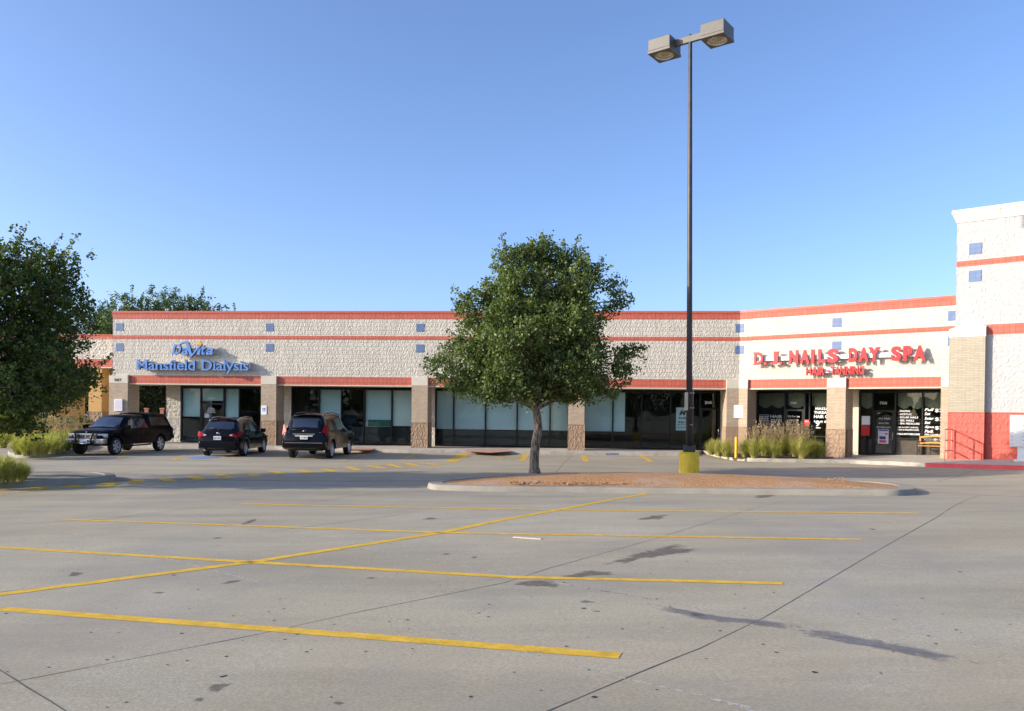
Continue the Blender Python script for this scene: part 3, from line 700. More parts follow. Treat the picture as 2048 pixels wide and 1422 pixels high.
backwall(WA, uA(521)+.35, uA(582.7))
shopfront(WA, uA(582.7), uA(823)+.3, [uA(637.5), uA(682.7), uA(728.4), uA(783.4)], blinds=[None, (1.0,), None, (1.13,), (1.18,)], knee=1.1)
backwall(WA, uA(823)+.3, uA(870))
shopfront(WA, uA(870), uA(1137)+.05, [uA(907), uA(970.8), uA(1034), uA(1100)], blinds=[(1.06,)]*5, knee=1.0)
backwall(WA, uA(1137)+.05, uA(1170.6)-.1)
w500 = shopfront(WA, uA(1170.6)-.1, uA(1440), [uA(1226), uA(1282.9), uA(1340.7), uA(1399.7)], door=4, rails=[(.98,)]*4+[()], blinds=[(1.05,), (1.05, 0, .42), None, None, None])
backwall(WA, uA(1440), uA(1440)+1.2, mat='smooth')
w700 = shopfront(WB, uB(1510.5), uB(1653)+.35, [uB(1569.5), uB(1609), uB(1619)], door=1, rails=[(1.0,), (), (), (1.0,)])
backwall(WB, uB(1510.5)-1.6, uB(1510.5), mat='smooth')
backwall(WB, uB(1653)+.35, uB(1717.6), mat='smooth')
w700b = shopfront(WB, uB(1717.6), uB(1882)+.3, [uB(1745.5), uB(1790.5), uB(1845)], door=1, rails=[(1.0,), (), (1.02,), (1.02,)])
backwall(WB, uB(1882)+.3, BR+1.2, mat='smooth')
# room behind the glass
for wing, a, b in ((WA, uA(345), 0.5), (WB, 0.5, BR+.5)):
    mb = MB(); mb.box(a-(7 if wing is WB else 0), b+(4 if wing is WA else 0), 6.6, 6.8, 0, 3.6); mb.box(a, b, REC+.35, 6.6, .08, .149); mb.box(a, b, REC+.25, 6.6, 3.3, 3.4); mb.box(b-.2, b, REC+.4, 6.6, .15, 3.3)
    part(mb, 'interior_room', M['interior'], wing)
# valances and dark wainscot inside the salon
for xa, xb in ((uB(1514), uB(1566)), (uB(1573), uB(1607)), (uB(1621), uB(1655)), (uB(1719), uB(1744)), (uB(1793), uB(1843)), (uB(1847), uB(1890))):
    mb = MB(); n = 16; top = [(xa+(xb-xa)*i/n, 3.1) for i in range(n+1)]; ns = max(1, round((xb-xa)/.62))
    bot = [(xa+(xb-xa)*i/n, 2.52-.16*abs(math.sin(math.pi*ns*i/n))) for i in range(n, -1, -1)]
    mb.prism(top+bot, REC+.22, REC+.24); part(mb, 'valance', M['curtain'], WB, w700[0] if xa < uB(1700) else w700b[0])
mb = MB(); mb.box(uB(1720), uB(1884), REC+.12, REC+.15, .2, 1.0); part(mb, 'knee_wall', M['frame2'], WB, w700b[0])
mb = MB(); mb.box(uA(735), uA(783), REC+.12, REC+.14, 1.15, 1.5); part(mb, 'green_panel', M['green'], WA)

# ---- lower annex on the left
ann = empty('annex_building', WA.W(AL-1, 4)); tag(ann, 'low cream and ochre annex behind the leafy tree at the left edge', 'building')
ya = 3.2; xl, xr = AL-16, AL-.0
mbz = lambda px, py: WA.z(px, py, ya)
za = mbz(200, 669); zb = mbz(200, 677.5); zc = mbz(200, 717.8); zd = mbz(200, 734)
part(rough_wall(xl, AL+1, zc, zb, ya, .035, .07, .2, seed=3), 'wall', M['split'], WA, ann)
mb = MB(); mb.box(xl, AL+1, ya-.01, ya+.2, zb, za-.06); part(mb, 'red_band', M['red'], WA, ann)
mb = MB(); mb.box(xl, AL+1, ya-.04, ya+.3, za-.06, za); part(mb, 'coping', M['redcap'], WA, ann)
mb = MB(); mb.box(xl, AL+1, ya, ya+.2, zd, zc-.003); part(mb, 'fascia', M['red'], WA, ann)
mb = MB(); mb.box(xl, AL+1, ya-.02, ya+3.2, zd-.06, zd-.003); part(mb, 'soffit', M['lip'], WA, ann)
u3 = lambda px: WA.x(px, ya, 800)
for a, b in ((u3(176), u3(202)), (u3(-5), u3(29))):
    mb = MB(); mb.box(a, b, ya+.05, ya+.8, 1.75, zd-.06); o = part(mb, 'column', M['stucco'], WA, ann)
    mb = rough_wall(a-.05, b+.05, 0, 1.75, ya, .04, .06, .3, seed=a); mb.box(a-.05, b+.05, ya+.25, ya+.85, 0, 1.75); part(mb, 'stone_base', M['split_brown'], WA, o)
mb = MB(); mb.box(u3(200), u3(218)+.0, ya+.9, ya+1.2, .0, zd-.06); part(mb, 'stucco_wall', M['stucco'], WA, ann)
mb = MB(); mb.box(xl, u3(-5), ya+2.9, ya+3.1, 0, zd-.06); part(mb, 'stucco_wall', M['stucco'], WA, ann)
mb = MB(); mb.box(u3(29), u3(100), ya+3.0, ya+3.2, 0, zd-.06); part(mb, 'stucco_wall', M['stucco'], WA, ann)

# ---- tall store at the right
tall = empty('corner_store_building', WB.W(9.37, -.05)); tag(tall, 'tall white block store building with red base cut off by the right edge', 'building')
TX, TY = WB.x(1912.5, -.05, 560), -.05
TW = TX+16; ZRB = 2.24
zc0, zc1 = 10.0, 10.5
def tz(py, px=1925): return WB.z(px, py, TY)
part(rough_wall(TX, TW, ZRB, 5.35, TY, .02, .06, .2, seed=21), 'wall', M['split_white'], WB, tall)
mb = MB(); mb.box(TX+.98, TW, TY-.006, TY+.2, 5.35, 5.76); part(mb, 'red_band', M['red'], WB, tall)
mb = MB(); mb.box(TX, TX+.98, TY, TY+.2, 5.35, 5.76); part(mb, 'wall', M['split_white'], WB, tall)
b1, b0 = tz(522.3), tz(533.6)
part(rough_wall(TX, TW, 5.76, b0, TY, .02, .06, .2, seed=22), 'wall', M['split_white'], WB, tall)
mb = MB(); mb.box(TX-.004, TW, TY-.006, TY+.2, b0, b1); part(mb, 'red_band', M['red'], WB, tall)
ct0 = tz(446.5, 1914); ct1 = ct0+.50
part(rough_wall(TX, TW, b1, ct0, TY, .02, .06, .2, seed=23), 'wall', M['split_white'], WB, tall)
mb = MB(); mb.box(TX, TX+.2, TY+.2, 20, 0, ct1); mb.box(TX, TW, 19.8, 20, 0, ct1); mb.box(TX, TW, TY+.2, 19.8, ct0-.3, ct0-.1); part(mb, 'side_wall', M['split_white'], WB, tall)
part(rough_wall(TX, TW, .1, ZRB, TY, .02, .06, .2, seed=24), 'red_base', M['red_split'], WB, tall)
prof = [(0, ct0), (-.03, ct0), (-.03, ct0+.05), (-.14, ct0+.30), (-.14, ct0+.34), (-.17, ct0+.34), (-.17, ct0+.50), (.3, ct0+.50), (.3, ct0)]
mb = MB(); n = len(prof); cutx = [TX, TX+1.55, TX+3.1, TX+4.65, TX+6.2, TX+9.3, TW]
for i, (a, b) in enumerate(zip(cutx[:-1], cutx[1:])):
    aa = [(a+(p[0] if i == 0 else .008), TY+p[0], p[1]) for p in prof] if i == 0 else [(a+.008, TY+p[0], p[1]) for p in prof]
    bb = [(b, TY+p[0], p[1]) for p in prof]
    mb.add(aa+bb, [tuple(range(n)), tuple(range(2*n-1, n-1, -1))]+[(k, (k+1) % n, (k+1) % n+n, k+n) for k in range(n)])
part(mb, 'cornice', M['capwhite'], WB, tall)
xs_, ys_ = WB.uz(1951, 497, TY)
for zz in (tz(497.2, 1951), tz(552, 1949)):
    mb = MB(); mb.box(xs_-.225, xs_+.225, TY-.012, TY+.05, zz-.225, zz+.225); part(mb, 'accent_tile', M['tile'], WB, tall)
# brick pilaster with a sloped cap
p0, p1, PY = WB.x(1897, TY-.27, 780), WB.x(1969, TY-.27, 780), TY-.27
mb = MB(); mb.box(p0, p1, PY, TY+.4, ZRB, 5.28); pil = part(mb, 'pilaster', M['brick_gold'], WB, tall)
part(rough_wall(p0-.01, p1+.01, .1, ZRB, PY-.01, .02, .06, .25, seed=25), 'red_base', M['red_split'], WB, pil)
zq, zt_ = 5.28, WB.z(1930, 657, PY)
mb = MB(); b = [(p0-.01, PY-.01), (p1+.01, PY-.01), (p1+.01, TY+.4), (p0-.01, TY+.4)]
t = [(p0+.2, TY-.01), (p1+.01, TY-.01), (p1+.01, TY+.4), (p0+.2, TY+.4)]
mb.add([(x, y, zq) for x, y in b]+[(x, y, zt_) for x, y in b]+[(x, y, zt_+.11) for x, y in t], [(3, 2, 1, 0), (0, 1, 5, 4), (1, 2, 6, 5), (2, 3, 7, 6), (3, 0, 4, 7), (4, 5, 9, 8), (5, 6, 10, 9), (6, 7, 11, 10), (7, 4, 8, 11), (8, 9, 10, 11)])
part(mb, 'pilaster_cap', M['capwhite'], WB, pil)
# ------------------------------------------------------------------ lettering
def text_geo(s, bold=0.0, shear=0.0, ext=0.05, res=3):
    """outline of a string as flat geometry: list of islands (verts, faces) in x (right), z (up), y (depth 0..ext)"""
    cu = bpy.data.curves.new('t', 'FONT'); cu.body = s; cu.size = 1; cu.resolution_u = res; cu.offset = bold; cu.extrude = .5; cu.shear = shear
    o = bpy.data.objects.new('t', cu); sc.collection.objects.link(o)
    me = bpy.data.meshes.new_from_object(o.evaluated_get(bpy.context.evaluated_depsgraph_get()))
    bpy.data.objects.remove(o); bpy.data.curves.remove(cu)
    bm = bmesh.new(); bm.from_mesh(me); bpy.data.meshes.remove(me)
    bmesh.ops.remove_doubles(bm, verts=bm.verts, dist=1e-5)
    isl = []; seen = set()
    for v in bm.verts:
        if v in seen: continue
        st = [v]; seen.add(v); comp = []
        while st:
            a = st.pop(); comp.append(a)
            for e in a.link_edges:
                b = e.other_vert(a)
                if b not in seen: seen.add(b); st.append(b)
        idx = {a: i for i, a in enumerate(comp)}; cs = set(comp)
        fs = [tuple(idx[q] for q in f.verts) for f in {f for a in comp for f in a.link_faces}]
        isl.append(([(a.co.x, (0.5-a.co.z)*ext, a.co.y) for a in comp], fs))
    bm.free(); isl.sort(key=lambda i: min(p[0] for p in i[0]))
    return isl
def bounds(isl):
    X = [p[0] for i in isl for p in i[0]]; Z = [p[2] for i in isl for p in i[0]]
    return min(X), max(X), min(Z), max(Z)
def fit(isl, x0, x1, z0, z1, y0, ref=None):
    a, b, c, d = ref or bounds(isl); kx, kz = (x1-x0)/(b-a), (z1-z0)/(d-c)
    return [([(x0+(p[0]-a)*kx, y0+p[1], z0+(p[2]-c)*kz) for p in v], f) for v, f in isl]
def merge_letters(isl):
    out = []
    for v, f in isl:
        a, b = min(p[0] for p in v), max(p[0] for p in v)
        if out:
            va = out[-1][0]; a2, b2 = min(p[0] for p in va), max(p[0] for p in va)
            if min(b, b2)-max(a, a2) > .6*min(b-a, b2-a2):
                n = len(va); out[-1] = (va+v, out[-1][1]+[tuple(i+n for i in t) for t in f]); continue
        out.append((v, f))
    return out
def flat_text(s, x0, x1, z0, z1, y, mat, wing, parent, name='lettering', bold=.02, shear=0, ref=None, ext=.004):
    g = fit(text_geo(s, bold, shear, ext, 2), x0, x1, z0, z1, y-ext, ref); mb = MB()
    for v, f in g: mb.add(v, f)
    return part(mb, name, M[mat], wing, parent)
def add_serifs(g, widths):                    # slab serifs on the stems of one fitted letter
    v, f = g; mb = MB(); mb.v = list(v); mb.f = list(f); mb.s = [False]*len(f)
    ys = [p[1] for p in v]; y0, y1 = min(ys), max(ys)
    for x0, x1, z0, z1 in widths: mb.box(x0, x1, y0-.001, y1-.001, z0, z1)
    return mb.v, mb.f
def sign_letters(g, front, side, wing, parent, name='letter'):
    for v, f in g:
        mb = MB(); mb.add(v, f); o = part(mb, name, M[front], wing, parent); o.data.materials.append(M[side])
        for p in o.data.polygons:
            if abs(p.normal.y) < .7: p.material_index = 1
# blue sign of the clinic
sg = empty('channel_letter_sign', WA.W(WA.x(385, 0, 720), -.35)); tag(sg, 'blue raised letter sign with an orange star, above the left shop door', 'sign')
YF = -.36
X = lambda px, py=720: WA.x(px, YF, py)
Z = lambda px, py: WA.z(px, py, YF)
ref = None
g = merge_letters(text_geo('Mansfield', .010, 0, .11)); g2 = merge_letters(text_geo('Dialysis', .010, 0, .11))
def serif_word(g, word, x0, x1, zb, zt, desc=None):
    # baseline zb, cap height zt
    a, b, c, d = bounds(g); c = 0.0 if not desc else 0.0; cap = .729
    kx, kz = (x1-x0)/(b-a), (zt-zb)/cap; out = []
    for (v, f), ch in zip(g, word):
        vv = [(x0+(p[0]-a)*kx, YF+p[1], zb+p[2]*kz) for p in v]; xa, xb = min(p[0] for p in vv), max(p[0] for p in vv)
        h = (zt-zb); s = .10*h; W_ = []; e = .05
        if ch in 'M': W_ = [(xa-e, xa+.17, zb, zb+s), (xb-.17, xb+e, zb, zb+s), (xa-e, xa+.14, zt-s, zt), (xb-.14, xb+e, zt-s, zt)]
        if ch in 'D': W_ = [(xa-e, xa+.12, zb, zb+s), (xa-e, xa+.12, zt-s, zt)]
        if ch in 'n': W_ = [(xa-e, xa+.12, zb, zb+s), (xb-.11, xb+e, zb, zb+s)]
        if ch in 'fil': W_ = [(xa-e+(.03 if ch == 'f' else 0), xb+e-(.06 if ch == 'f' else 0), zb, zb+s)]
        if ch == 'l': W_.append((xa-e, xa+.03, zt-s, zt))
        if ch == 'y': W_ = [(xa-e, xa+.09, zb+h*.66, zb+h*.66+s), (xb-.08, xb+e, zb+h*.66, zb+h*.66+s)]
        out.append(add_serifs((vv, f), W_))
    return out
zb = Z(385, 740.2); zt = Z(385, 719.2)
sign_letters(serif_word(g, 'Mansfield', X(273.5), X(390), zb, zt), 'signblue', 'signblueside', WA, sg)
sign_letters(serif_word(g2, 'Dialysis', X(403.5), X(497), zb, zt, 1), 'signblue', 'signblueside', WA, sg)
# script logo word: slanted letters around a swooping V
zb2 = Z(385, 709.5); 
def italic(s, px0, px1, py_top, capref=True):
    gg = merge_letters(text_geo(s, .028, .28, .13)); return fit(gg, X(px0), X(px1), zb2, Z(385, py_top), YF)
for s, a, b, t in (('D', 343.5, 362, 688.5), ('a', 362.5, 376, 695), ('t', 402, 411, 690), ('a', 411, 426.5, 695.5)):
    sign_letters(italic(s, a, b, t), 'signblue', 'signblueside', WA, sg)
mb = MB(); ii = [(X(393), zb2), (X(399), zb2), (X(401.5), Z(385, 696)), (X(395.5), Z(385, 696))]; mb.prism(ii, YF, YF+.13); part(mb, 'letter', M['signblue'], WA, sg)
sw = [(359, 690), (363, 685.5), (370, 682), (376, 684), (380, 692), (382.5, 703), (384.5, 708), (389, 701), (396, 693.5), (404, 689.5), (398, 696), (390, 705.5), (381.5, 716), (379, 711), (376, 700), (373, 690), (369.5, 686), (365, 687)]
mb = MB(); mb.prism([(X(a), Z(385, b)) for a, b in sw], YF-.02, YF+.13); o = part(mb, 'swoosh_letter', M['signblue'], WA, sg); o.data.materials.append(M['signblueside'])
for p in o.data.polygons:
    if abs(p.normal.y) < .7: p.material_index = 1
cxs, czs = X(399.6), Z(399, 687.6); st = []
for k in range(10):
    a = math.pi/2+k*math.pi/5-.25; r_ = .145 if k % 2 == 0 else .06; st.append((cxs+r_*math.cos(a), czs+r_*math.sin(a)))
mb = MB(); mb.prism(st, YF-.02, YF+.11); part(mb, 'star', M['gold'], WA, sg)
mb = MB(); mb.box(X(277), X(496), YF+.135, -.02, Z(385, 737), Z(385, 723)); mb.box(X(350), X(424), YF+.135, -.02, Z(385, 706), Z(385, 696)); part(mb, 'raceway', M['smooth'], WA, sg)
# red sign of the salon
rg = empty('channel_letter_sign', WB.W(WB.x(1680, 0, 715), -.35)); tag(rg, 'red two line raised letter sign on the angled cream wall', 'sign')
XB = lambda px, py=715: WB.x(px, YF, py)
ZL = WB.z(1676, 725.2, YF); ZH = WB.z(1676, 697, YF)
def capfit(s, x0, x1, zb, zt, bold=.03, ext=.10):
    gg = merge_letters(text_geo(s, bold, 0, ext)); return fit(gg, x0, x1, zb, zt, YF)
for s, a, b in (('N', 1578, 1596), ('A', 1599.5, 1619), ('I', 1621.8, 1628.5), ('L', 1636, 1651), ('S', 1654, 1676.5), ('D', 1697, 1714.5), ('A', 1717, 1737), ('Y', 1736, 1760), ('S', 1781.5, 1802), ('P', 1806, 1824.5), ('A', 1827, 1851)):
    sign_letters(capfit(s, XB(a), XB(b), ZL, ZH, .06), 'signred', 'signredside', WB, rg)
for s, a, b in (('D', 1508, 1526), ('J', 1540, 1556)):
    gg = capfit(s, XB(a), XB(b), ZL, ZH-.03, .035)[0]; e = .05
    if s == 'D': gg = add_serifs(gg, [(XB(a)-e, XB(a)+.2, ZL, ZL+.045), (XB(a)-e, XB(a)+.2, ZH-.075, ZH-.03)])
    else: gg = add_serifs(gg, [(XB(b)-.22, XB(b)+e, ZH-.075, ZH-.03)])
    sign_letters([gg], 'signred', 'signredside', WB, rg)
for px in (1530.5, 1561.5):
    mb = MB(); mb.box(XB(px)-.06, XB(px)+.06, YF, YF+.13, ZL, ZL+.11); part(mb, 'full_stop', M['signred'], WB, rg)
ZL2 = WB.z(1670, 749.6, YF); ZH2 = WB.z(1670, 733, YF)
for s, a, b in (('HAIR', 1612, 1649), ('TANNING', 1661, 1728)):
    sign_letters(capfit(s, XB(a, 742), XB(b, 742), ZL2, ZH2, .032), 'signred', 'signredside', WB, rg)
mb = MB(); mb.box(XB(1652), XB(1658.5), YF, YF+.1, (ZL2+ZH2)/2-.03, (ZL2+ZH2)/2+.03); part(mb, 'hyphen', M['signred'], WB, rg)
mb = MB(); zc_ = (ZL+ZH)/2-.02; mb.box(XB(1512), XB(1846), YF+.135, -.02, zc_-.11, zc_+.09); mb.box(XB(1614), XB(1726), YF+.135, -.02, ZL2+.1, ZH2-.1); part(mb, 'raceway', M['white'], WB, rg)
# house number
cap1 = [o for o in shop.children_recursive if o.name.startswith('capital')]
flat_text('987', WA.x(228.6, -.134, 760), WA.x(243.2, -.134, 760), WA.z(236, 763, -.134), WA.z(236, 757, -.134), -.136, 'black', WA, shop, 'house_number', .03)
# numbers and lettering on the glass
YG = REC+.028
def glass_text(s, px0, px1, pyb, pyt, wing, parent, mat='lit', bold=.02, shear=0, desc=False, y=YG):
    """pyb = baseline or lowest point, pyt = top"""
    xm = (px0+px1)/2; x0, z0 = wing.uz(px0, (pyb+pyt)/2, y)[0], wing.z(xm, pyb, y); x1 = wing.uz(px1, (pyb+pyt)/2, y)[0]
    return flat_text(s, x0, x1, z0, wing.z(xm, pyt, y), y, mat, wing, parent, 'lettering', bold*.45, shear)
glass_text('101', 417.3, 427.5, 798.8, 793.7, WA, w101[0])
glass_text('500', 1410.3, 1423.5, 808, 802.6, WA, w500[0], bold=.03)
glass_text('700', 1581.3, 1593.5, 808.3, 803.6, WB, w700[0], bold=.04)
glass_text('700', 1759.3, 1774.2, 809.2, 803.3, WB, w700b[0], bold=.02)
YD = REC+.001
glass_text('DaVita', 416, 428.5, 819, 815.2, WA, w101[1], shear=.2, y=YD)
glass_text('Mansfield', 415, 429.5, 822.5, 820, WA, w101[1], y=YD); glass_text('Dialysis Center', 412.5, 431.5, 826, 823.4, WA, w101[1], y=YD)
W7 = w700[0]
glass_text('FREE', 1518.5, 1538, 842, 832, WB, W7, bold=.05); glass_text('HAIR', 1541, 1564, 835.8, 830, WB, W7, bold=.05); glass_text('CUTS', 1541, 1564, 844.5, 838, WB, W7, bold=.05)
mb = MB(); 
for a, b, c, d in ((1517, 1539, 830.2, 829.4), (1517, 1539, 844.2, 843.4)):
    mb.box(uB(a), uB(b), YG-.005, YG-.001, WB.z(1528, c, YG), WB.z(1528, d, YG))
part(mb, 'lettering', M['lit'], WB, W7)
glass_text('at Color or Highlight Services', 1517, 1564, 850.5, 846, WB, W7, bold=.03); glass_text('www.djnailsdayspa.com', 1515.5, 1564.5, 856, 852, WB, W7, bold=.04)
D7 = w700[1]
glass_text('D.J. Day Spa', 1575.5, 1599, 835.5, 831, WB, D7, shear=.2, y=YD); glass_text('NAILS HAIR', 1578, 1597, 842, 838.5, WB, D7, y=YD, bold=.03); glass_text('817-453-1177', 1576, 1599, 851, 847.8, WB, D7, y=YD, bold=.04); glass_text('Walk-Ins Welcome', 1577, 1599, 855, 852.4, WB, D7, y=YD, bold=.03)
glass_text('MASSAGE', 1630.8, 1668, 820, 814.8, WB, W7, bold=.06); glass_text('THREADING', 1628, 1674, 828, 822.3, WB, W7, bold=.06); glass_text('HAIR CUTS', 1628, 1672, 836.5, 830, WB, W7, bold=.05)
glass_text('9', 1631, 1639.5, 853, 841, WB, W7, bold=.07); glass_text('$', 1628, 1630.5, 845, 840.5, WB, W7, bold=.04); glass_text('99', 1640, 1645.5, 846, 841.3, WB, W7, bold=.04); glass_text('$4', 1648.5, 1656, 846, 841, WB, W7, bold=.04); glass_text('MEN', 1632, 1641, 857, 854.5, WB, W7, bold=.05)
W8, D8 = w700b
for i, s in enumerate(('- WAXING', '- ACRYLIC', '- SOLAR NAILS', '- GEL NAILS', '- SPA PEDICURE')):
    x1 = (1820, 1823.5, 1836, 1828, 1839.5)[i]; glass_text(s, 1796.3, x1, 824+i*6.3, 820.2+i*6.3, WB, W8, bold=.03)
glass_text('WE ACCEPT CHECKS,', 1795.5, 1837, 856.6, 853.6, WB, W8, bold=.03); glass_text('VISA & MASTERCARD', 1795, 1838, 861.2, 858.3, WB, W8, bold=.03); glass_text("WALK-IN'S WELCOME", 1793, 1840, 870, 866.3, WB, W8, bold=.07, shear=.1)
for i, (a, b, p) in enumerate((('Full', 'Set', '$20'), ('Solar', 'Set', '$35'), ('Spa', 'Pedi.', '$25'))):
    y = 816.5+i*17.5
    glass_text(a, 1849, 1868, y+5.5, y, WB, W8, shear=.3, bold=.05); glass_text(b, 1849, 1861 if i < 2 else 1867, y+14, y+8, WB, W8, shear=.3, bold=.05); glass_text(p, 1870, 1894, y+8.5, y+1, WB, W8, bold=.03)
glass_text('Gift Certificates', 1849, 1889, 871, 867.5, WB, W8, shear=.3, bold=.03)
glass_text('D.J. Nails', 1758, 1780.5, 839.5, 835.5, WB, D8, y=YD, bold=.01); glass_text('SPA & TAN', 1757, 1777, 848, 845, WB, D8, y=YD); glass_text('817-453-1171', 1754, 1780.5, 855.8, 853.2, WB, D8, y=YD)

# posters, signs and boxes fixed to the fronts
def plate(name, label, cat, wing, px0, px1, py0, py1, y, mat, th=.02, group=None, deco=None):
    xm = (px0+px1)/2; ym = (py0+py1)/2; x0, x1 = wing.x(px0, y-th, ym), wing.x(px1, y-th, ym); z1, z0 = wing.z(xm, py0, y-th), wing.z(xm, py1, y-th)
    r_ = empty(name, wing.W((x0+x1)/2, y, z0)); tag(r_, label, cat, group)
    mb = MB(); mb.bbox(x0, x1, y-th, y, z0, z1, min(.006, th*.3)); part(mb, 'panel', M[mat], wing, r_)
    return r_, x0, x1, z0, z1
n1, a, b, c, d = plate('notice_box', 'white notice box on the leftmost brick column below the number', 'notice box', WA, 228, 244.2, 798.3, 822, -.13, 'white', .09)
mb = MB(); mb.box(a+.05, b-.05, -.13-.093, -.13-.091, c+.05, d-.05); part(mb, 'notice', M['leaflet'], WA, n1)
r_ = empty('notice_box', WB.W(0, -.15, 2.0)); tag(r_, 'white notice board mounted across the angled corner column', 'notice box')
h_ = (WA.n+WB.n).normalized(); oc = ground(1477, 905); nb_ang = math.atan2(-h_.x, h_.y); ctr = at_y(1477.5, 823, (WA.o-h_*.21).y)
mb = MB(); mb.bbox(-.235, .235, 0, .06, -.31, .31, .008); o = mb.build('panel', M['white']); o.parent = r_; r_.location = ctr-Vector((0, 0, .0)); r_.rotation_euler = (0, 0, nb_ang)
mb = MB(); mb.box(-.2, -.17, -.003, 0, -.27, -.24); o = mb.build('sticker', M['redbox']); o.parent = r_
n3, a, b, c, d = plate('parking_sign', 'small white and blue accessible parking sign on the second brick column', 'sign', WA, 522.3, 533.3, 811, 829.5, -.13, 'white', .02)
xm, zm = (a+b)/2, (c+d)/2+.03
mb = MB(); mb.box(xm-.075, xm+.075, -.153, -.151, zm-.08, zm+.08); part(mb, 'blue_square', M['hcblue'], WA, n3)
mb = MB(); mb.lathe([(.028, 0), (.045, 0)], 14, (xm, -.1555, zm-.02)); mb.box(xm-.02, xm, -.156, -.1545, zm-.02, zm+.05); mb.box(xm-.02, xm+.035, -.156, -.1545, zm-.02, zm-.005); part(mb, 'wheelchair_symbol', M['lit'], WA, n3)
n4, a, b, c, d = plate('leasing_sign', 'pale green available sign inside the window beside the number 500 door', 'sign', WA, 1352, 1384, 815, 861, REC+.10, 'blind', .01)
yy = REC+.085; k = (d-c)
flat_text('M', a+.15, a+.15+.38, c+k*.66, c+k*.88, yy, 'black', WA, n4, bold=.04, shear=.35); flat_text('Available', a+.12, b-.02, c+k*.50, c+k*.60, yy, 'black', WA, n4, bold=.03)
flat_text('Brian Yates', a+.13, b-.03, c+k*.33, c+k*.41, yy, 'black', WA, n4, bold=.04); flat_text('(817) 577-1400', a+.08, b-.03, c+k*.22, c+k*.29, yy, 'black', WA, n4, bold=.02); flat_text('(817) 501-5300', a+.05, b-.03, c+k*.09, c+k*.16, yy, 'black', WA, n4, bold=.02)
n5, a, b, c, d = plate('door_poster', 'white and violet printed poster taped on the right salon door', 'poster', WB, 1756, 1777, 858.5, 887.5, REC-.016, 'leaflet', .006)
mb = MB(); mb.box(a+.02, b-.02, REC-.026, REC-.024, d-.08, d-.02); mb.box(a+.06, b-.12, REC-.026, REC-.024, c+.2, c+.34); part(mb, 'print', M['signblueside'], WB, n5)
mb = MB(); mb.box(b-.16, b-.03, REC-.026, REC-.024, d-.24, d-.17); mb.box(a+.06, b-.1, REC-.026, REC-.024, c+.06, c+.16); part(mb, 'print', M['redbox'], WB, n5)
n6, a, b, c, d = plate('door_notice', 'pair of small white papers taped on the left clinic door', 'notice', WA, 409, 418.5, 827, 835.5, REC-.016, 'leaflet', .004)
n7, a, b, c, d = plate('window_sticker', 'small red sign beside the left salon door handle', 'sign', WB, 1608.5, 1618, 839, 852, REC-.04, 'redbox', .006)
flat_text('OPEN', a+.03, b-.03, d-.12, d-.06, REC-.048, 'lit', WB, n7, bold=.03)
# red and white leaflet dispenser by the right salon door
x0, x1 = WB.x(1724, REC-.12, 850), WB.x(1740, REC-.12, 850); z1, z0, zm = WB.z(1732, 832, REC-.12), WB.z(1732, 871.5, REC-.12), WB.z(1732, 849.5, REC-.12)
ds = empty('leaflet_dispenser', WB.W((x0+x1)/2, REC-.1, .28)); tag(ds, 'red and white dispenser on a dark stand beside the right salon door', 'dispenser')
mb = MB(); mb.bbox(x0, x1, REC-.22, REC-.08, z0, zm, .015); part(mb, 'box', M['redbox'], WB, ds)
mb = MB(); mb.bbox(x0, x1, REC-.20, REC-.10, zm, z1, .01); part(mb, 'header_panel', M['blind'], WB, ds)
mb = MB(); mb.box((x0+x1)/2-.04, (x0+x1)/2+.04, REC-.20, REC-.12, .28, z0); mb.bbox(x0+.02, x1-.02, REC-.28, REC-.06, .27, .31, .01); part(mb, 'stand', M['iron'], WB, ds)
mb = MB(); mb.tube([((x0+x1)/2-.05, REC-.235, zm-.05), ((x0+x1)/2-.05, REC-.235, zm-.15), ((x0+x1)/2+.05, REC-.235, zm-.15), ((x0+x1)/2+.05, REC-.235, zm-.05)], .012, 6); part(mb, 'clip', M['steel'], WB, ds)

# painted shop name on the kerb faces
def kerb_label(px0, px1, py, label):
    a, b = ground(px0, py), ground(px1, py); d = (b-a); a3 = math.atan2(d.y, d.x); L_ = d.length
    r_ = empty('kerb_stencil', a, a3); tag(r_, label, 'painted marking')
    mb = MB(); mb.box(0, L_, -.006, 0, .02, .125); o = mb.build('painted_patch', M['leaflet']); o.parent = r_
    g = fit(text_geo('D.J. NAILS', .03, 0, .003, 2), .03, L_-.03, .04, .105, -.0095); mb = MB()
    for v, f in g: mb.add(v, f)
    o = mb.build('lettering', M['signblueside']); o.parent = r_
kerb_label(1211, 1238, 911.2, 'painted reserved name patch on the kerb face right of the fourth column')
kerb_label(1325, 1354, 911.8, 'painted reserved name patch on the kerb face just left of the lamp base')

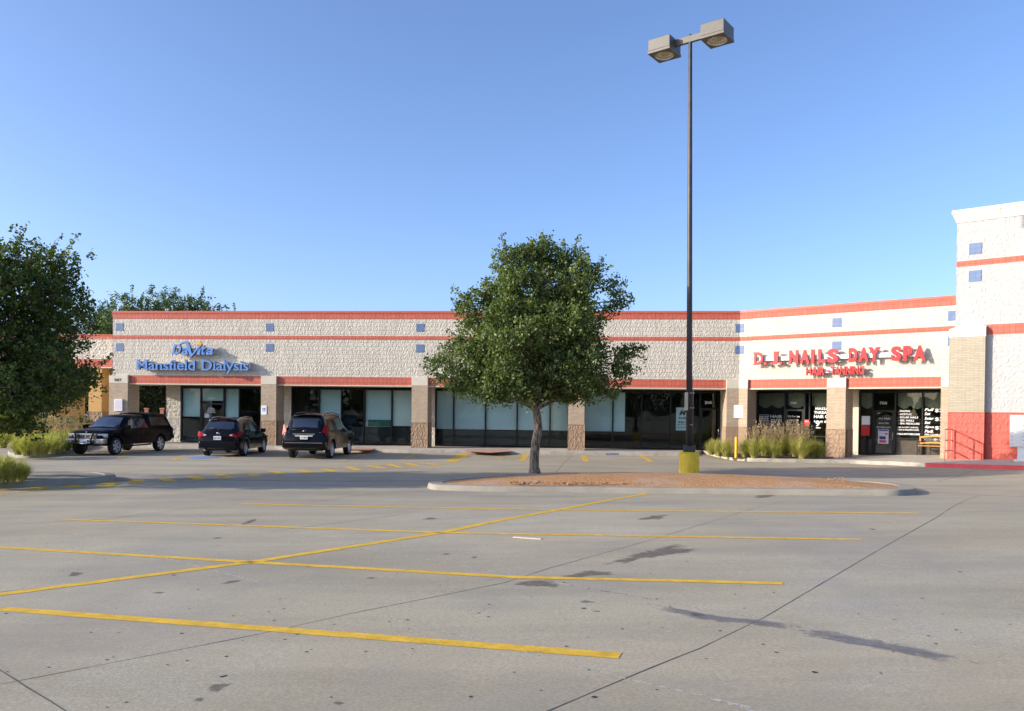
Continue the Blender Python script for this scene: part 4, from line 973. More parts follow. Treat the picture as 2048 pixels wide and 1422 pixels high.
# ------------------------------------------------------------------ street furniture
def lamp():
    b = ground(1378, 949); b.z = gmesh(b.x, b.y)+.12
    r_ = empty('street_lamp', b); tag(r_, 'tall dark parking lot lamp with two square heads on a yellow concrete base', 'street lamp')
    mb = MB(); R0 = .335; mb.lathe([(0, -.2), (R0+.01, -.2), (R0+.01, .02), (R0, .05), (R0, .60), (R0-.02, .635), (R0-.05, .65), (0, .65)], 40, axis='z'); o = mb.build('concrete_base', M['yellow'], sharp=50); o.parent = r_
    mb = MB(); mb.bbox(-.20, .20, -.20, .20, .65, .86, .02); o = mb.build('base_cover', M['pole']); o.parent = r_; o.rotation_euler = (0, 0, R(-14))
    H = (CAM.z+(823-72)*b.y/F)-b.z; dx = -.16
    mb = MB(); mb.tube([(0, 0, .84), (0, 0, 4), (0, 0, 8), (0, 0, H-.12), (0, 0, H)], [.108, .098, .084, .062, .036], 20); o = mb.build('pole', M['pole']); o.parent = r_; o.rotation_euler = (0, -.0105, 0)
    zt = H-.26; ang = R(-37); ox = -H*.0105
    hd = empty_part = None
    mb = MB(); mb.bbox(-.62, .62, -.06, .06, zt-.02, zt+.20, .01); o = mb.build('arm', M['fixture']); o.parent = r_; o.location = (ox, 0, 0); o.rotation_euler = (0, 0, ang)
    for s in (-1, 1):
        c = s*.95; mb = MB(); mb.bbox(c-.40, c+.40, -.43, .43, zt-.12, zt+.26, .012); mb.bbox(c-.415, c+.415, -.445, .445, zt-.22, zt-.125, .01)
        h = mb.build('lamp_head', M['fixture']); h.parent = r_; h.location = (ox, 0, 0); h.rotation_euler = (0, 0, ang)
        mb = MB(); mb.lathe([(0, -.075), (.12, -.07), (.22, -.045), (.30, -.012), (.31, 0), (.335, 0), (.335, .012)], 36, (c, 0, zt-.223), 'z')
        l = mb.build('lens', M['lens'], sharp=50); l.parent = h
    mb = MB(); mb.box(-.165, -.085, -.09, .09, 2.05, 2.66); o = mb.build('notice_panel', M['lip']); o.parent = r_
    mb = MB(); mb.tube([(.105, -.02, .75), (.10, -.02, 2.7), (.09, -.02, 3.2)], .009, 6); o = mb.build('conduit', M['steel']); o.parent = r_
    for z in (2.12, 2.62, 1.55):
        mb = MB(); mb.lathe([(.102, 0), (.106, 0), (.106, .03), (.102, .03)], 24, (0, 0, z), 'z'); mb.tube([(.10, -.06, z+.015), (.125, -.06, z+.015)], .03, 8) if z > 1.6 else None
        o = mb.build('strap', M['steel']); o.parent = r_
lamp()
def bollard(px, py, top, label):
    b = ground(px, py, .15); H = (py-top)*b.y/F; r_ = empty('bollard', b); tag(r_, label, 'bollard', 'yellow bollards at the planter')
    mb = MB(); mb.lathe([(.058, 0), (.058, H-.05), (.052, H-.02), (.03, H), (0, H+.005)], 20, axis='z'); o = mb.build('post', M['yellow']); o.parent = r_
bollard(1472, 915.5, 873.7, 'yellow steel bollard standing at the front kerb of the grass planter')
bollard(1518.5, 906, 873.5, 'yellow bollard half hidden in tall grass behind the front one')
# handrail beside the pilaster
def handrail():
    b = WB.W(WB.x(1896, -1.0, 910), -1.2); z = gz(b.x, b.y)+.15; r_ = empty('handrail', (b.x, b.y, z)); tag(r_, 'red painted pipe handrail in front of the brick pilaster', 'handrail')
    def px2(px, py, off): x, zz = WB.uz(px, py, off); return WB.W(x, off, zz)-r_.location
    A = [px2(1890, 858.5, -1.4), px2(1903.5, 858.5, -.45)]; mats = ['railpink', 'railpink']
    for q in A:
        mb = MB(); g0 = gz(q.x+b.x, q.y+b.y)+.15-z; mb.tube([(q.x, q.y, g0-.02), (q.x, q.y, q.z)], .022, 8); o = mb.build('post', M['railpink']); o.parent = r_
    for dz in (0, -.44, -.86):
        mb = MB(); mb.tube([A[0]+Vector((0, 0, dz)), A[1]+Vector((0, 0, dz))], .02, 8); o = mb.build('rail', M['railred']); o.parent = r_
    # sloping tubes and end post added to stand for the rail's cast shadow
    e = px2(1963, 886.5, -.42)
    for dz in (0, -.44):
        mb = MB(); mb.tube([A[1]+Vector((0, 0, dz)), Vector((e.x, e.y, e.z+dz))], .02, 8); o = mb.build('rail', M['railred']); o.parent = r_
    mb = MB(); f = A[1]+Vector((0, 0, -.86)); t = .45; g_ = Vector((f.x+(e.x-f.x)*t, f.y+(e.y-f.y)*t, f.z+(e.z-A[1].z)*t)); mb.tube([f, g_], .02, 8); o = mb.build('rail', M['railred']); o.parent = r_
    mb = MB(); g0 = gz(e.x+b.x, e.y+b.y)+.15-z; mb.tube([(e.x, e.y, g0-.02), (e.x, e.y, e.z)], .022, 8); o = mb.build('post', M['railred']); o.parent = r_
handrail()
# parcel lockers
def lockers():
    y = -1.0; x0 = WB.x(2019.5, y-.2, 860); x1 = x0+.78; z1 = WB.z(2030, 830, y-.2); z0 = WB.z(2030, 893.5, y-.2)
    p = WB.W((x0+x1)/2, y, 0); p.z = gz(p.x, p.y)+.15; r_ = empty('mailbox_cluster', p); tag(r_, 'pale grey metal mailbox cluster on a pedestal at the right edge', 'mailbox')
    mb = MB(); mb.bbox(x0, x1, y-.2, y+.2, z0, z1, .012); part(mb, 'cabinet', M['mailbox'], WB, r_)
    n = 8; h = (z1-z0-.08)/n
    for c in range(2):
        for k in range(n):
            a = x0+.03+c*(x1-x0-.04)/2; zz = z0+.04+k*h
            mb = MB(); mb.box(a, a+(x1-x0-.08)/2, y-.212, y-.203, zz+.006, zz+h-.006); o = part(mb, 'mailbox_door', M['mailbox'], WB, r_)
            mb = MB(); mb.box(a+.03, a+.09, y-.2145, y-.2125, zz+h*.45, zz+h*.55); part(mb, 'number_plate', M['black'], WB, o)
    mb = MB(); mb.box((x0+x1)/2-.14, (x0+x1)/2+.14, y-.12, y+.12, p.z, z0); mb.box((x0+x1)/2-.25, (x0+x1)/2+.25, y-.2, y+.2, p.z-.02, p.z+.06); part(mb, 'pedestal', M['mailbox'], WB, r_)
lockers()
def bench():
    y = REC-.55; x0 = WB.x(1836, y, 890); L_ = 1.25; p = WB.W(x0+L_/2, y, 0); z = gz(p.x, p.y)+.15
    r_ = empty('park_bench', (p.x, p.y, z), WB.a); tag(r_, 'small oak slat park bench with a cast iron lattice back by the salon window', 'bench')
    def ad(mb, n, m): o = mb.build(n, M[m]); o.parent = r_; return o
    for i in range(5):
        mb = MB(); mb.bbox(-L_/2, L_/2, -.25+i*.095, -.175+i*.095, .42, .445, .005); ad(mb, 'seat_slat', 'wood')
    def arch(z0, h, th):
        n = 14; mb = MB(); poly = [(-L_/2+.03+(L_-.06)*i/n, z0+h*math.sin(math.pi*i/n)) for i in range(n+1)]; poly += [(x, z-th) for x, z in reversed(poly)]; mb.prism(poly, .24, .275); return mb
    ad(arch(.83, .06, .07), 'back_rail', 'wood'); ad(arch(.56, .05, .07), 'back_rail', 'wood')
    for s in (-1, 1):
        mb = MB(); mb.box(s*(L_/2-.03)-.03, s*(L_/2-.03)+.03, .24, .275, .50, .84); ad(mb, 'back_stile', 'wood')
    mb = MB()
    for i in range(-6, 7):
        for s in (-1, 1):
            xa, xb = i*.1-.09*s, i*.1+.09*s
            if abs(xa) < L_/2-.05 and abs(xb) < L_/2-.05: mb.tube([(xa, .255, .59), (xb, .255, .80)], .009, 5)
    st = []
    for k in range(10):
        a = math.pi/2+k*math.pi/5; q = .09 if k % 2 == 0 else .04; st.append((q*math.cos(a), .70+q*math.sin(a)))
    mb.prism(st, .245, .262); ad(mb, 'lattice_back', 'steel')
    for s in (-1, 1):
        x = s*(L_/2-.02); mb = MB()
        mb.tube([(x, -.26, 0), (x, -.22, .2), (x, -.25, .42), (x, -.27, .60), (x, -.18, .64), (x, .2, .62), (x, .26, .6)], .016, 6); mb.tube([(x, .30, 0), (x, .22, .22), (x, .24, .45), (x, .27, .86)], .016, 6); mb.tube([(x, -.24, .40), (x, .22, .42)], .014, 6)
        mb.tube([(x, -.2, .2), (x, -.05, .12), (x, .08, .2), (x, 0, .3), (x, -.1, .26)], .010, 6); ad(mb, 'iron_side', 'iron')
bench()
# railing in front of the annex
def annex_rail():
    p = [at_y(px, py, 42.2) for px, py in ((52, 851), (135, 849), (176, 847), (205, 847))]; r_ = empty('railing', (p[0].x, p[0].y, 0)); tag(r_, 'low red pipe railing in front of the annex, behind the tall grass', 'railing')
    Q = [q-r_.location for q in p]
    for dz in (0, -.30, -.6):
        mb = MB(); mb.tube([q+Vector((0, 0, dz)) for q in Q], .022, 6); o = mb.build('rail', M['railred']); o.parent = r_
    L_ = (Q[-1]-Q[0]); 
    for i in range(9):
        q = Q[0]+L_*(i/8); mb = MB(); mb.tube([(q.x, q.y, 0), (q.x, q.y, q.z)], .02, 6); o = mb.build('post', M['railred']); o.parent = r_
annex_rail()
# pair of red posts beyond the breezeway
for px, lab in ((293, 'red brick post beyond the open passage, the left of the pair'), (324, 'red brick post beyond the open passage, the right of the pair')):
    q = at_y(px, 817, 52); r_ = empty('brick_post', (q.x, q.y, 0)); tag(r_, lab, 'post')
    mb = MB(); mb.box(-.09, .09, -.09, .09, 0, q.z-.05); o = mb.build('shaft', M['brickramp']); o.parent = r_
    mb = MB(); mb.bbox(-.12, .12, -.12, .12, q.z-.05, q.z+.03, .01); o = mb.build('cap', M['railpink']); o.parent = r_
# ------------------------------------------------------------------ vehicles
def lerp(a, b, t): return a+(b-a)*t
def interp(tab, x):
    if x <= tab[0][0]: return tab[0][1:]
    for a, b in zip(tab[:-1], tab[1:]):
        if x <= b[0]:
            t = (x-a[0])/(b[0]-a[0]); return tuple(lerp(p, q, t) for p, q in zip(a[1:], b[1:]))
    return tab[-1][1:]
def vehicle(name, label, spec, loc, heading):
    """x forward, y left, z up; origin midway between the axles on the ground"""
    root = empty(name, loc, heading); tag(root, label, spec['cat'])
    T = spec['stations']           # x, width, belt z, roof z, roof half width
    wb, tr, Rw = spec['wheelbase'], spec['track'], spec['tyre']
    xs = sorted(set([s[0] for s in T]+[round(sx*wb/2+k*.09, 3) for sx in (-1, 1) for k in range(-6, 7)]))
    xs = [x for x in xs if T[0][0] <= x <= T[-1][0]]
    sill = spec['sill']; ra = Rw+.075
    def sec(x):
        w_, belt, roof, rw = interp(T, x); zb = sill
        e0, e1 = T[0][0], T[-1][0]
        if x < e0+.35: zb = lerp(spec.get('rearz', sill+.08), sill, (x-e0)/.35)
        if x > e1-.35: zb = lerp(spec.get('frontz', sill+.05), sill, (e1-x)/.35)
        arch = 0
        for s in (-1, 1):
            dx = x-s*wb/2
            if abs(dx) < ra: zb = max(zb, Rw+math.sqrt(ra*ra-dx*dx)*.96); arch = 1
        zb = min(zb, belt-.12)
        g = roof-belt; mid = lerp(zb, belt, .55)
        if g < .12:                # bonnet or tail deck
            return [(0, zb), (w_*.86, zb), (w_*.985, zb+.02), (w_, mid), (w_*.985, belt-.07), (w_*.93, belt-.01), (w_*.86, lerp(belt, roof, .5)+.01), (w_*.6, roof+.005), (0, roof+.03)]
        return [(0, zb), (w_*.86, zb), (w_*.985, zb+.02), (w_, mid), (w_*.985, belt-.05), (w_*.95, belt+.005), (rw+.035, roof-.10), (rw-.07, roof-.015), (0, roof+.02)]
    rings = []; 
    for x in xs:
        h = sec(x); rings.append([(x, -y, z) for y, z in h]+[(x, y, z) for y, z in reversed(h[1:-1])])
    n = len(rings[0]); mb = MB(); vs = [v for r_ in rings for v in r_]
    fs = [(i*n+k, i*n+(k+1) % n, (i+1)*n+(k+1) % n, (i+1)*n+k) for i in range(len(xs)-1) for k in range(n)]
    fs += [tuple(range(n-1, -1, -1)), tuple((len(xs)-1)*n+k for k in range(n))]; mb.add(vs, fs, True)
    body = mb.build('body', M[spec['paint']], sharp=38); body.parent = root
    def P(mbx, nm, mat, par=root, sharp=None): o = mbx.build(nm, M[mat], sharp=sharp); o.parent = par; return o
    def S(x, t, side):             # point on the greenhouse side: t=0 belt, t=1 roof edge
        h = sec(x); a, b = h[5], h[6]; y = lerp(a[0], b[0], t); z = lerp(a[1], b[1], t); return Vector((x, side*(y+.008), z+.002))
    for side in (-1, 1):
        for (x0, x1, x2, x3, t0, t1) in spec['windows']:       # bottom x0..x1, top x2..x3
            mb = MB(); m_ = 6; vv = []
            for j in range(4):
                t = lerp(t0, t1, j/3)
                for i in range(m_+1):
                    x = lerp(lerp(x0, x2, j/3), lerp(x1, x3, j/3), i/m_); vv.append(S(x, t, side))
            mb.add(vv, [(j*(m_+1)+i, j*(m_+1)+i+1, (j+1)*(m_+1)+i+1, (j+1)*(m_+1)+i) for j in range(3) for i in range(m_)], True); P(mb, 'side_window', 'carglass')
    def top_glass(nm, xa, xb, wa, wb_, inset=.012):           # sloped glass between x stations over the roof strip
        mb = MB(); vv = []; nx, ny = 6, 8
        for i in range(nx+1):
            x = lerp(xa, xb, i/nx); h = sec(x); wd = lerp(wa, wb_, i/nx)
            for j in range(ny+1):
                s = j/ny*2-1; y = s*wd; ya = abs(y)
                pts = [h[8], h[7], h[6], h[5]]; z = None
                for p, q in zip(pts[:-1], pts[1:]):
                    if ya <= q[0]+1e-6: z = lerp(p[1], q[1], (ya-p[0])/(q[0]-p[0]+1e-9)); break
                if z is None: z = h[5][1]
                nrm = 1 if xb > xa else 1
                vv.append((x+spec.get('gdir', 0)*0, y, z+inset))
        mb.add(vv, [(i*(ny+1)+j, i*(ny+1)+j+1, (i+1)*(ny+1)+j+1, (i+1)*(ny+1)+j) for i in range(nx) for j in range(ny)], True); return P(mb, nm, 'carglass')
    top_glass('windshield', *spec['windshield']); rg_ = top_glass('rear_window', *spec['rearglass'])
    # dark underside and arch liners
    mb = MB(); mb.box(T[0][0]+.25, T[-1][0]-.25, -tr/2+.12, tr/2-.12, sill-.02, sill+.35); P(mb, 'chassis', 'plastic')
    for s in (-1, 1):
        for side in (-1, 1):
            cx, cy = s*wb/2, side*tr/2
            mb = MB(); wdt = .225
            prof = [(Rw-.09, -wdt/2+.01), (Rw-.03, -wdt/2), (Rw-.005, -wdt/2+.03), (Rw, -.04), (Rw, .04), (Rw-.005, wdt/2-.03), (Rw-.03, wdt/2), (Rw-.09, wdt/2-.01)]
            mb.lathe(prof, 36, (0, 0, 0)); wh = MB(); wh.v, wh.f, wh.s = mb.v, mb.f, mb.s
            ty = P(wh, 'wheel', 'tyre'); ty.location = (cx, cy, Rw)
            mb = MB(); Rr = Rw-.085; o_ = side
            mb.lathe([(Rr+.0, -.10*o_), (Rr, .085*o_), (Rr-.02, .095*o_), (Rr-.035, .07*o_), (Rr-.045, -.02*o_)], 32, (0, 0, 0))
            ns = spec['spokes']
            for k in range(ns):
                a = 2*math.pi*k/ns+.3; d_ = Vector((math.cos(a), 0, math.sin(a))); e_ = Vector((-math.sin(a), 0, math.cos(a)))
                q0, q1 = d_*.05, d_*(Rr-.03); w0, w1 = .045, .035; yo = .055*o_; yi = .02*o_
                vv = [q0-e_*w0+Vector((0, yo, 0)), q0+e_*w0+Vector((0, yo, 0)), q1+e_*w1+Vector((0, yo+.02*o_, 0)), q1-e_*w1+Vector((0, yo+.02*o_, 0))]
                vv += [v+Vector((0, yi-yo-.0, 0)) for v in vv]; mb.add(vv, [(0, 1, 2, 3), (7, 6, 5, 4), (0, 4, 5, 1), (1, 5, 6, 2), (2, 6, 7, 3), (3, 7, 4, 0)])
            mb.lathe([(.0, .075*o_), (.055, .07*o_), (.06, .03*o_)], 16); rm = P(mb, 'rim', 'rim', ty, 40)
            mb = MB(); mb.lathe([(0, .0), (Rr-.05, .0)], 24, (0, -.03*o_, 0)); P(mb, 'brake_disc', 'plastic', ty)
    for side in (-1, 1):           # mirrors and handles
        x = spec['mirror']; q = S(x, .08, side); mb = MB(); mb.bbox(x-.05, x+.07, min(q.y+side*.02, q.y+side*.24), max(q.y+side*.02, q.y+side*.24), q.z-.01, q.z+.17, .03); P(mb, 'side_mirror', spec.get('mirrormat', spec['paint']))
        for hx in spec['handles']:
            h = sec(hx); y = side*(h[4][0]+.012); mb = MB(); mb.bbox(hx-.09, hx+.09, min(y, y+side*.025), max(y, y+side*.025), h[4][1]-.09, h[4][1]-.06, .006); P(mb, 'door_handle', spec.get('handlemat', spec['paint']))
    for side in (-1, 1):           # door seams
        mb = MB()
        for dx in spec['seams']:
            h = sec(dx); pts = [Vector((dx, side*(p[0]+.0015), p[1])) for p in (h[2], h[3], h[4], h[5])]
            for a, b in zip(pts[:-1], pts[1:]): mb.tube([a, b], .004, 4, False)
        P(mb, 'door_seam', 'plastic')
    return root, sec, P, S, rg_
def plate_geo(P, x, y, z, wd, ht, sx, text, mat='white'):
    mb = MB(); mb.box(min(x, x+.012*sx), max(x, x+.012*sx), y-wd/2, y+wd/2, z-ht/2, z+ht/2); o = P(mb, 'license_plate', mat)
    g = fit(text_geo(text, .02, 0, .003, 2), -wd*.42, wd*.42, -ht*.28, ht*.2, 0); mb = MB()
    for v, f in g: mb.add([(x+sx*.0145-sx*p[1]*0, y+(-p[0] if sx < 0 else p[0]), z+p[2]) for p in v], f)
    o2 = P(mb, 'plate_number', 'signblueside', o)
def quad_patch(P, name, mat, pts, th=.02, par=None, d=(1, 0, 0)):
    mb = MB(); n = len(pts); D = Vector(d)*th; vs = [Vector(p) for p in pts]+[Vector(p)+D for p in pts]
    mb.add(vs, [tuple(range(n-1, -1, -1)), tuple(range(n, 2*n))]+[(i, (i+1) % n, (i+1) % n+n, i+n) for i in range(n)]); return P(mb, name, mat) if par is None else P(mb, name, mat, par)

# --- rounded black crossover (middle of the three)
def crossover():
    rr = ground(485.4, 911.7); h = R(90+1); rl = ground(416.2, 911.3); c = (rr+rl)/2; wb = 2.69
    loc = Vector((c.x+math.cos(h)*wb/2, c.y+math.sin(h)*wb/2, 0)); loc.z = gz(loc.x, loc.y)
    sp = dict(cat='car', paint='paint', wheelbase=wb, track=1.54, tyre=.345, sill=.27, rearz=.36, frontz=.30, spokes=5, mirror=.78, handles=(.05, -.85), seams=(.95, -.15, -1.0),
      stations=[(-2.28, .72, .78, .84, .6), (-2.22, .84, .95, 1.02, .62), (-2.05, .885, 1.02, 1.20, .64), (-1.80, .90, 1.03, 1.42, .62), (-1.55, .90, 1.02, 1.57, .60), (-1.0, .90, 1.00, 1.63, .60), (-.2, .90, .97, 1.65, .61), (.35, .90, .95, 1.61, .60), (.75, .90, .94, 1.42, .62), (1.30, .89, .94, 1.03, .66), (1.70, .87, .88, .95, .6), (2.05, .82, .80, .85, .55), (2.25, .72, .68, .73, .5), (2.33, .55, .60, .64, .4)],
      windows=[(.30, .98, .10, .42, .10, .86), (-.62, .22, -.60, .02, .10, .86), (-1.45, -.72, -1.18, -.70, .22, .80)],
      windshield=(1.24, .50, .66, .50), rearglass=(-2.10, -1.60, .60, .48))
    root, sec, P, S_, rw = vehicle('parked_crossover', 'black rounded crossover with silver roof rails, parked nose in between the other two cars', sp, loc, h)
    for s in (-1, 1):
        quad_patch(P, 'tail_lamp', 'redlens', [(-2.27, s*.45, .88), (-2.26, s*.80, .84), (-2.10, s*.905, .93), (-1.98, s*.915, 1.07), (-2.10, s*.86, 1.08), (-2.24, s*.62, .99)], .02, None, (-1, 0, 0))
        quad_patch(P, 'reversing_lamp', 'clear', [(-2.285, s*.48, .90), (-2.285, s*.60, .89), (-2.275, s*.60, .96), (-2.275, s*.50, .95)], .012, None, (-1, 0, 0))
        pts = [S_(x, 1, s)+Vector((0, -s*.045, z)) for x, z in ((.42, .06), (.3, .12), (-.4, .135), (-1.2, .13), (-1.5, .09), (-1.58, .04))]; mb = MB(); mb.tube(pts, .018, 8); P(mb, 'roof_rail', 'chrome')
        mb = MB(); mb.tube([(-2.1, s*.55, .30), (-2.33, s*.55, .29)], .04, 12); P(mb, 'exhaust_pipe', 'chrome') if s > 0 else None
        mb = MB(); mb.bbox(1.95, 2.28, min(s*.52, s*.80), max(s*.52, s*.80), .68, .80, .03); P(mb, 'headlight', 'clear')
    mb = MB(); mb.bbox(-1.66, -1.60, -.17, .17, 1.545, 1.585, .008); P(mb, 'brake_lamp', 'redlens')
    mb = MB(); mb.bbox(-2.36, -2.10, -.80, .80, .38, .66, .07); P(mb, 'rear_bumper', 'paint')
    plate_geo(P, -2.30, .02, .80, .31, .155, -1, 'BR7 K492')
    mb = MB(); mb.lathe([(.045, 0), (.06, 0), (.06, .01), (.045, .01)], 16); mb.box(-.075, .075, -.002, .01, -.008, .008); o = P(mb, 'badge', 'chrome'); o.rotation_euler = (0, 0, R(90)); o.location = (-2.245, 0, .985)
    mb = MB(); mb.tube([(-2.12, .05, 1.18), (-2.09, .38, 1.22)], .012, 6); mb.tube([(-2.16, .02, 1.10), (-2.12, .06, 1.18)], .014, 6); P(mb, 'wiper', 'plastic')
    mb = MB(); mb.bbox(-1.70, -1.52, -.56, .56, 1.585, 1.62, .012); P(mb, 'spoiler', 'paint')
crossover()
# --- tall boxy black SUV (right)
def suv():
    rr = ground(658.9, 916.3); rl = ground(586.3, 915.5); c = (rr+rl)/2; wb = 2.79; h = R(90-3)
    loc = Vector((c.x+math.cos(h)*wb/2, c.y+math.sin(h)*wb/2, 0)); loc.z = gz(loc.x, loc.y)
    sp = dict(cat='car', paint='paint2', wheelbase=wb, track=1.58, tyre=.375, sill=.36, rearz=.45, frontz=.4, spokes=6, mirror=.95, handles=(.15, -.85), seams=(1.1, -.1, -1.1),
      stations=[(-2.40, .82, 1.04, 1.10, .6), (-2.34, .90, 1.10, 1.18, .66), (-2.22, .925, 1.12, 1.50, .66), (-2.05, .93, 1.12, 1.76, .64), (-1.85, .935, 1.12, 1.83, .63), (-1.0, .94, 1.12, 1.86, .64), (.0, .94, 1.11, 1.855, .645), (.45, .94, 1.10, 1.80, .64), (.90, .94, 1.10, 1.52, .66), (1.30, .93, 1.10, 1.18, .7), (1.85, .91, 1.06, 1.11, .65), (2.20, .88, .98, 1.03, .6), (2.34, .80, .80, .86, .5), (2.40, .7, .68, .74, .4)],
      windows=[(.38, 1.06, .30, .52, .08, .86), (-.62, .30, -.60, .22, .08, .86), (-1.85, -.72, -1.75, -.70, .08, .84)],
      windshield=(1.24, .58, .68, .56), rearglass=(-2.30, -2.08, .72, .56))
    root, sec, P, S_, rw = vehicle('parked_suv', 'tall boxy black suv with vertical red tail lamps, the rightmost parked vehicle', sp, loc, h)
    for s in (-1, 1):
        quad_patch(P, 'tail_lamp', 'redlens', [(-2.37, s*.70, .98), (-2.30, s*.925, .98), (-2.22, s*.945, 1.15), (-2.22, s*.90, 1.42), (-2.28, s*.80, 1.40), (-2.35, s*.74, 1.15)], .02, None, (-1, s*.3, 0))
        quad_patch(P, 'reversing_lamp', 'clear', [(-2.42, s*.16, .93), (-2.42, s*.36, .93), (-2.42, s*.38, 1.0), (-2.42, s*.14, 1.0)], .012, None, (-1, 0, 0))
        pts = [S_(x, 1, s)+Vector((0, -s*.05, z)) for x, z in ((.50, .05), (.4, .12), (-.4, .15), (-1.4, .14), (-1.65, .10), (-1.75, .04))]; mb = MB(); mb.tube(pts, .022, 8); P(mb, 'roof_rail', 'black')
        mb = MB(); mb.bbox(-2.49, -2.475, min(s*.52, s*.82), max(s*.52, s*.82), .56, .62, .004); P(mb, 'reflector', 'redlens')
        mb = MB(); mb.bbox(2.1, 2.36, min(s*.58, s*.85), max(s*.58, s*.85), .80, .96, .03); P(mb, 'headlight', 'clear')
    mb = MB(); mb.bbox(-2.49, -2.15, -.90, .90, .46, .76, .06); P(mb, 'rear_bumper', 'paint2'); mb = MB(); mb.bbox(-2.495, -2.47, -.78, .78, .665, .69, .004); P(mb, 'bumper_trim', 'chrome')
    mb = MB(); mb.bbox(-2.43, -2.40, -.45, .45, 1.02, 1.055, .008); P(mb, 'chrome_strip', 'chrome')
    plate_geo(P, -2.42, 0, .90, .31, .155, -1, 'TGX 8064')
    mb = MB(); mb.lathe([(.045, 0), (.06, 0), (.06, .01), (.045, .01)], 20); mb.box(-.03, .035, -.001, .01, -.012, .004); o = P(mb, 'badge', 'chrome'); o.rotation_euler = (0, 0, R(90)); o.location = (-2.375, 0, 1.13)
    for y0, y1 in ((.46, .66), (-.68, -.42)):
        mb = MB(); mb.box(-2.392, -2.38, y0, y1, 1.085, 1.105); P(mb, 'lettering_badge', 'steel')
    mb = MB(); mb.bbox(-2.20, -1.95, -.62, .62, 1.80, 1.84, .015); P(mb, 'spoiler', 'paint2')
    mb = MB(); mb.tube([(-2.36, .1, 1.19), (-2.34, .55, 1.22)], .012, 6); P(mb, 'wiper', 'plastic')
suv()
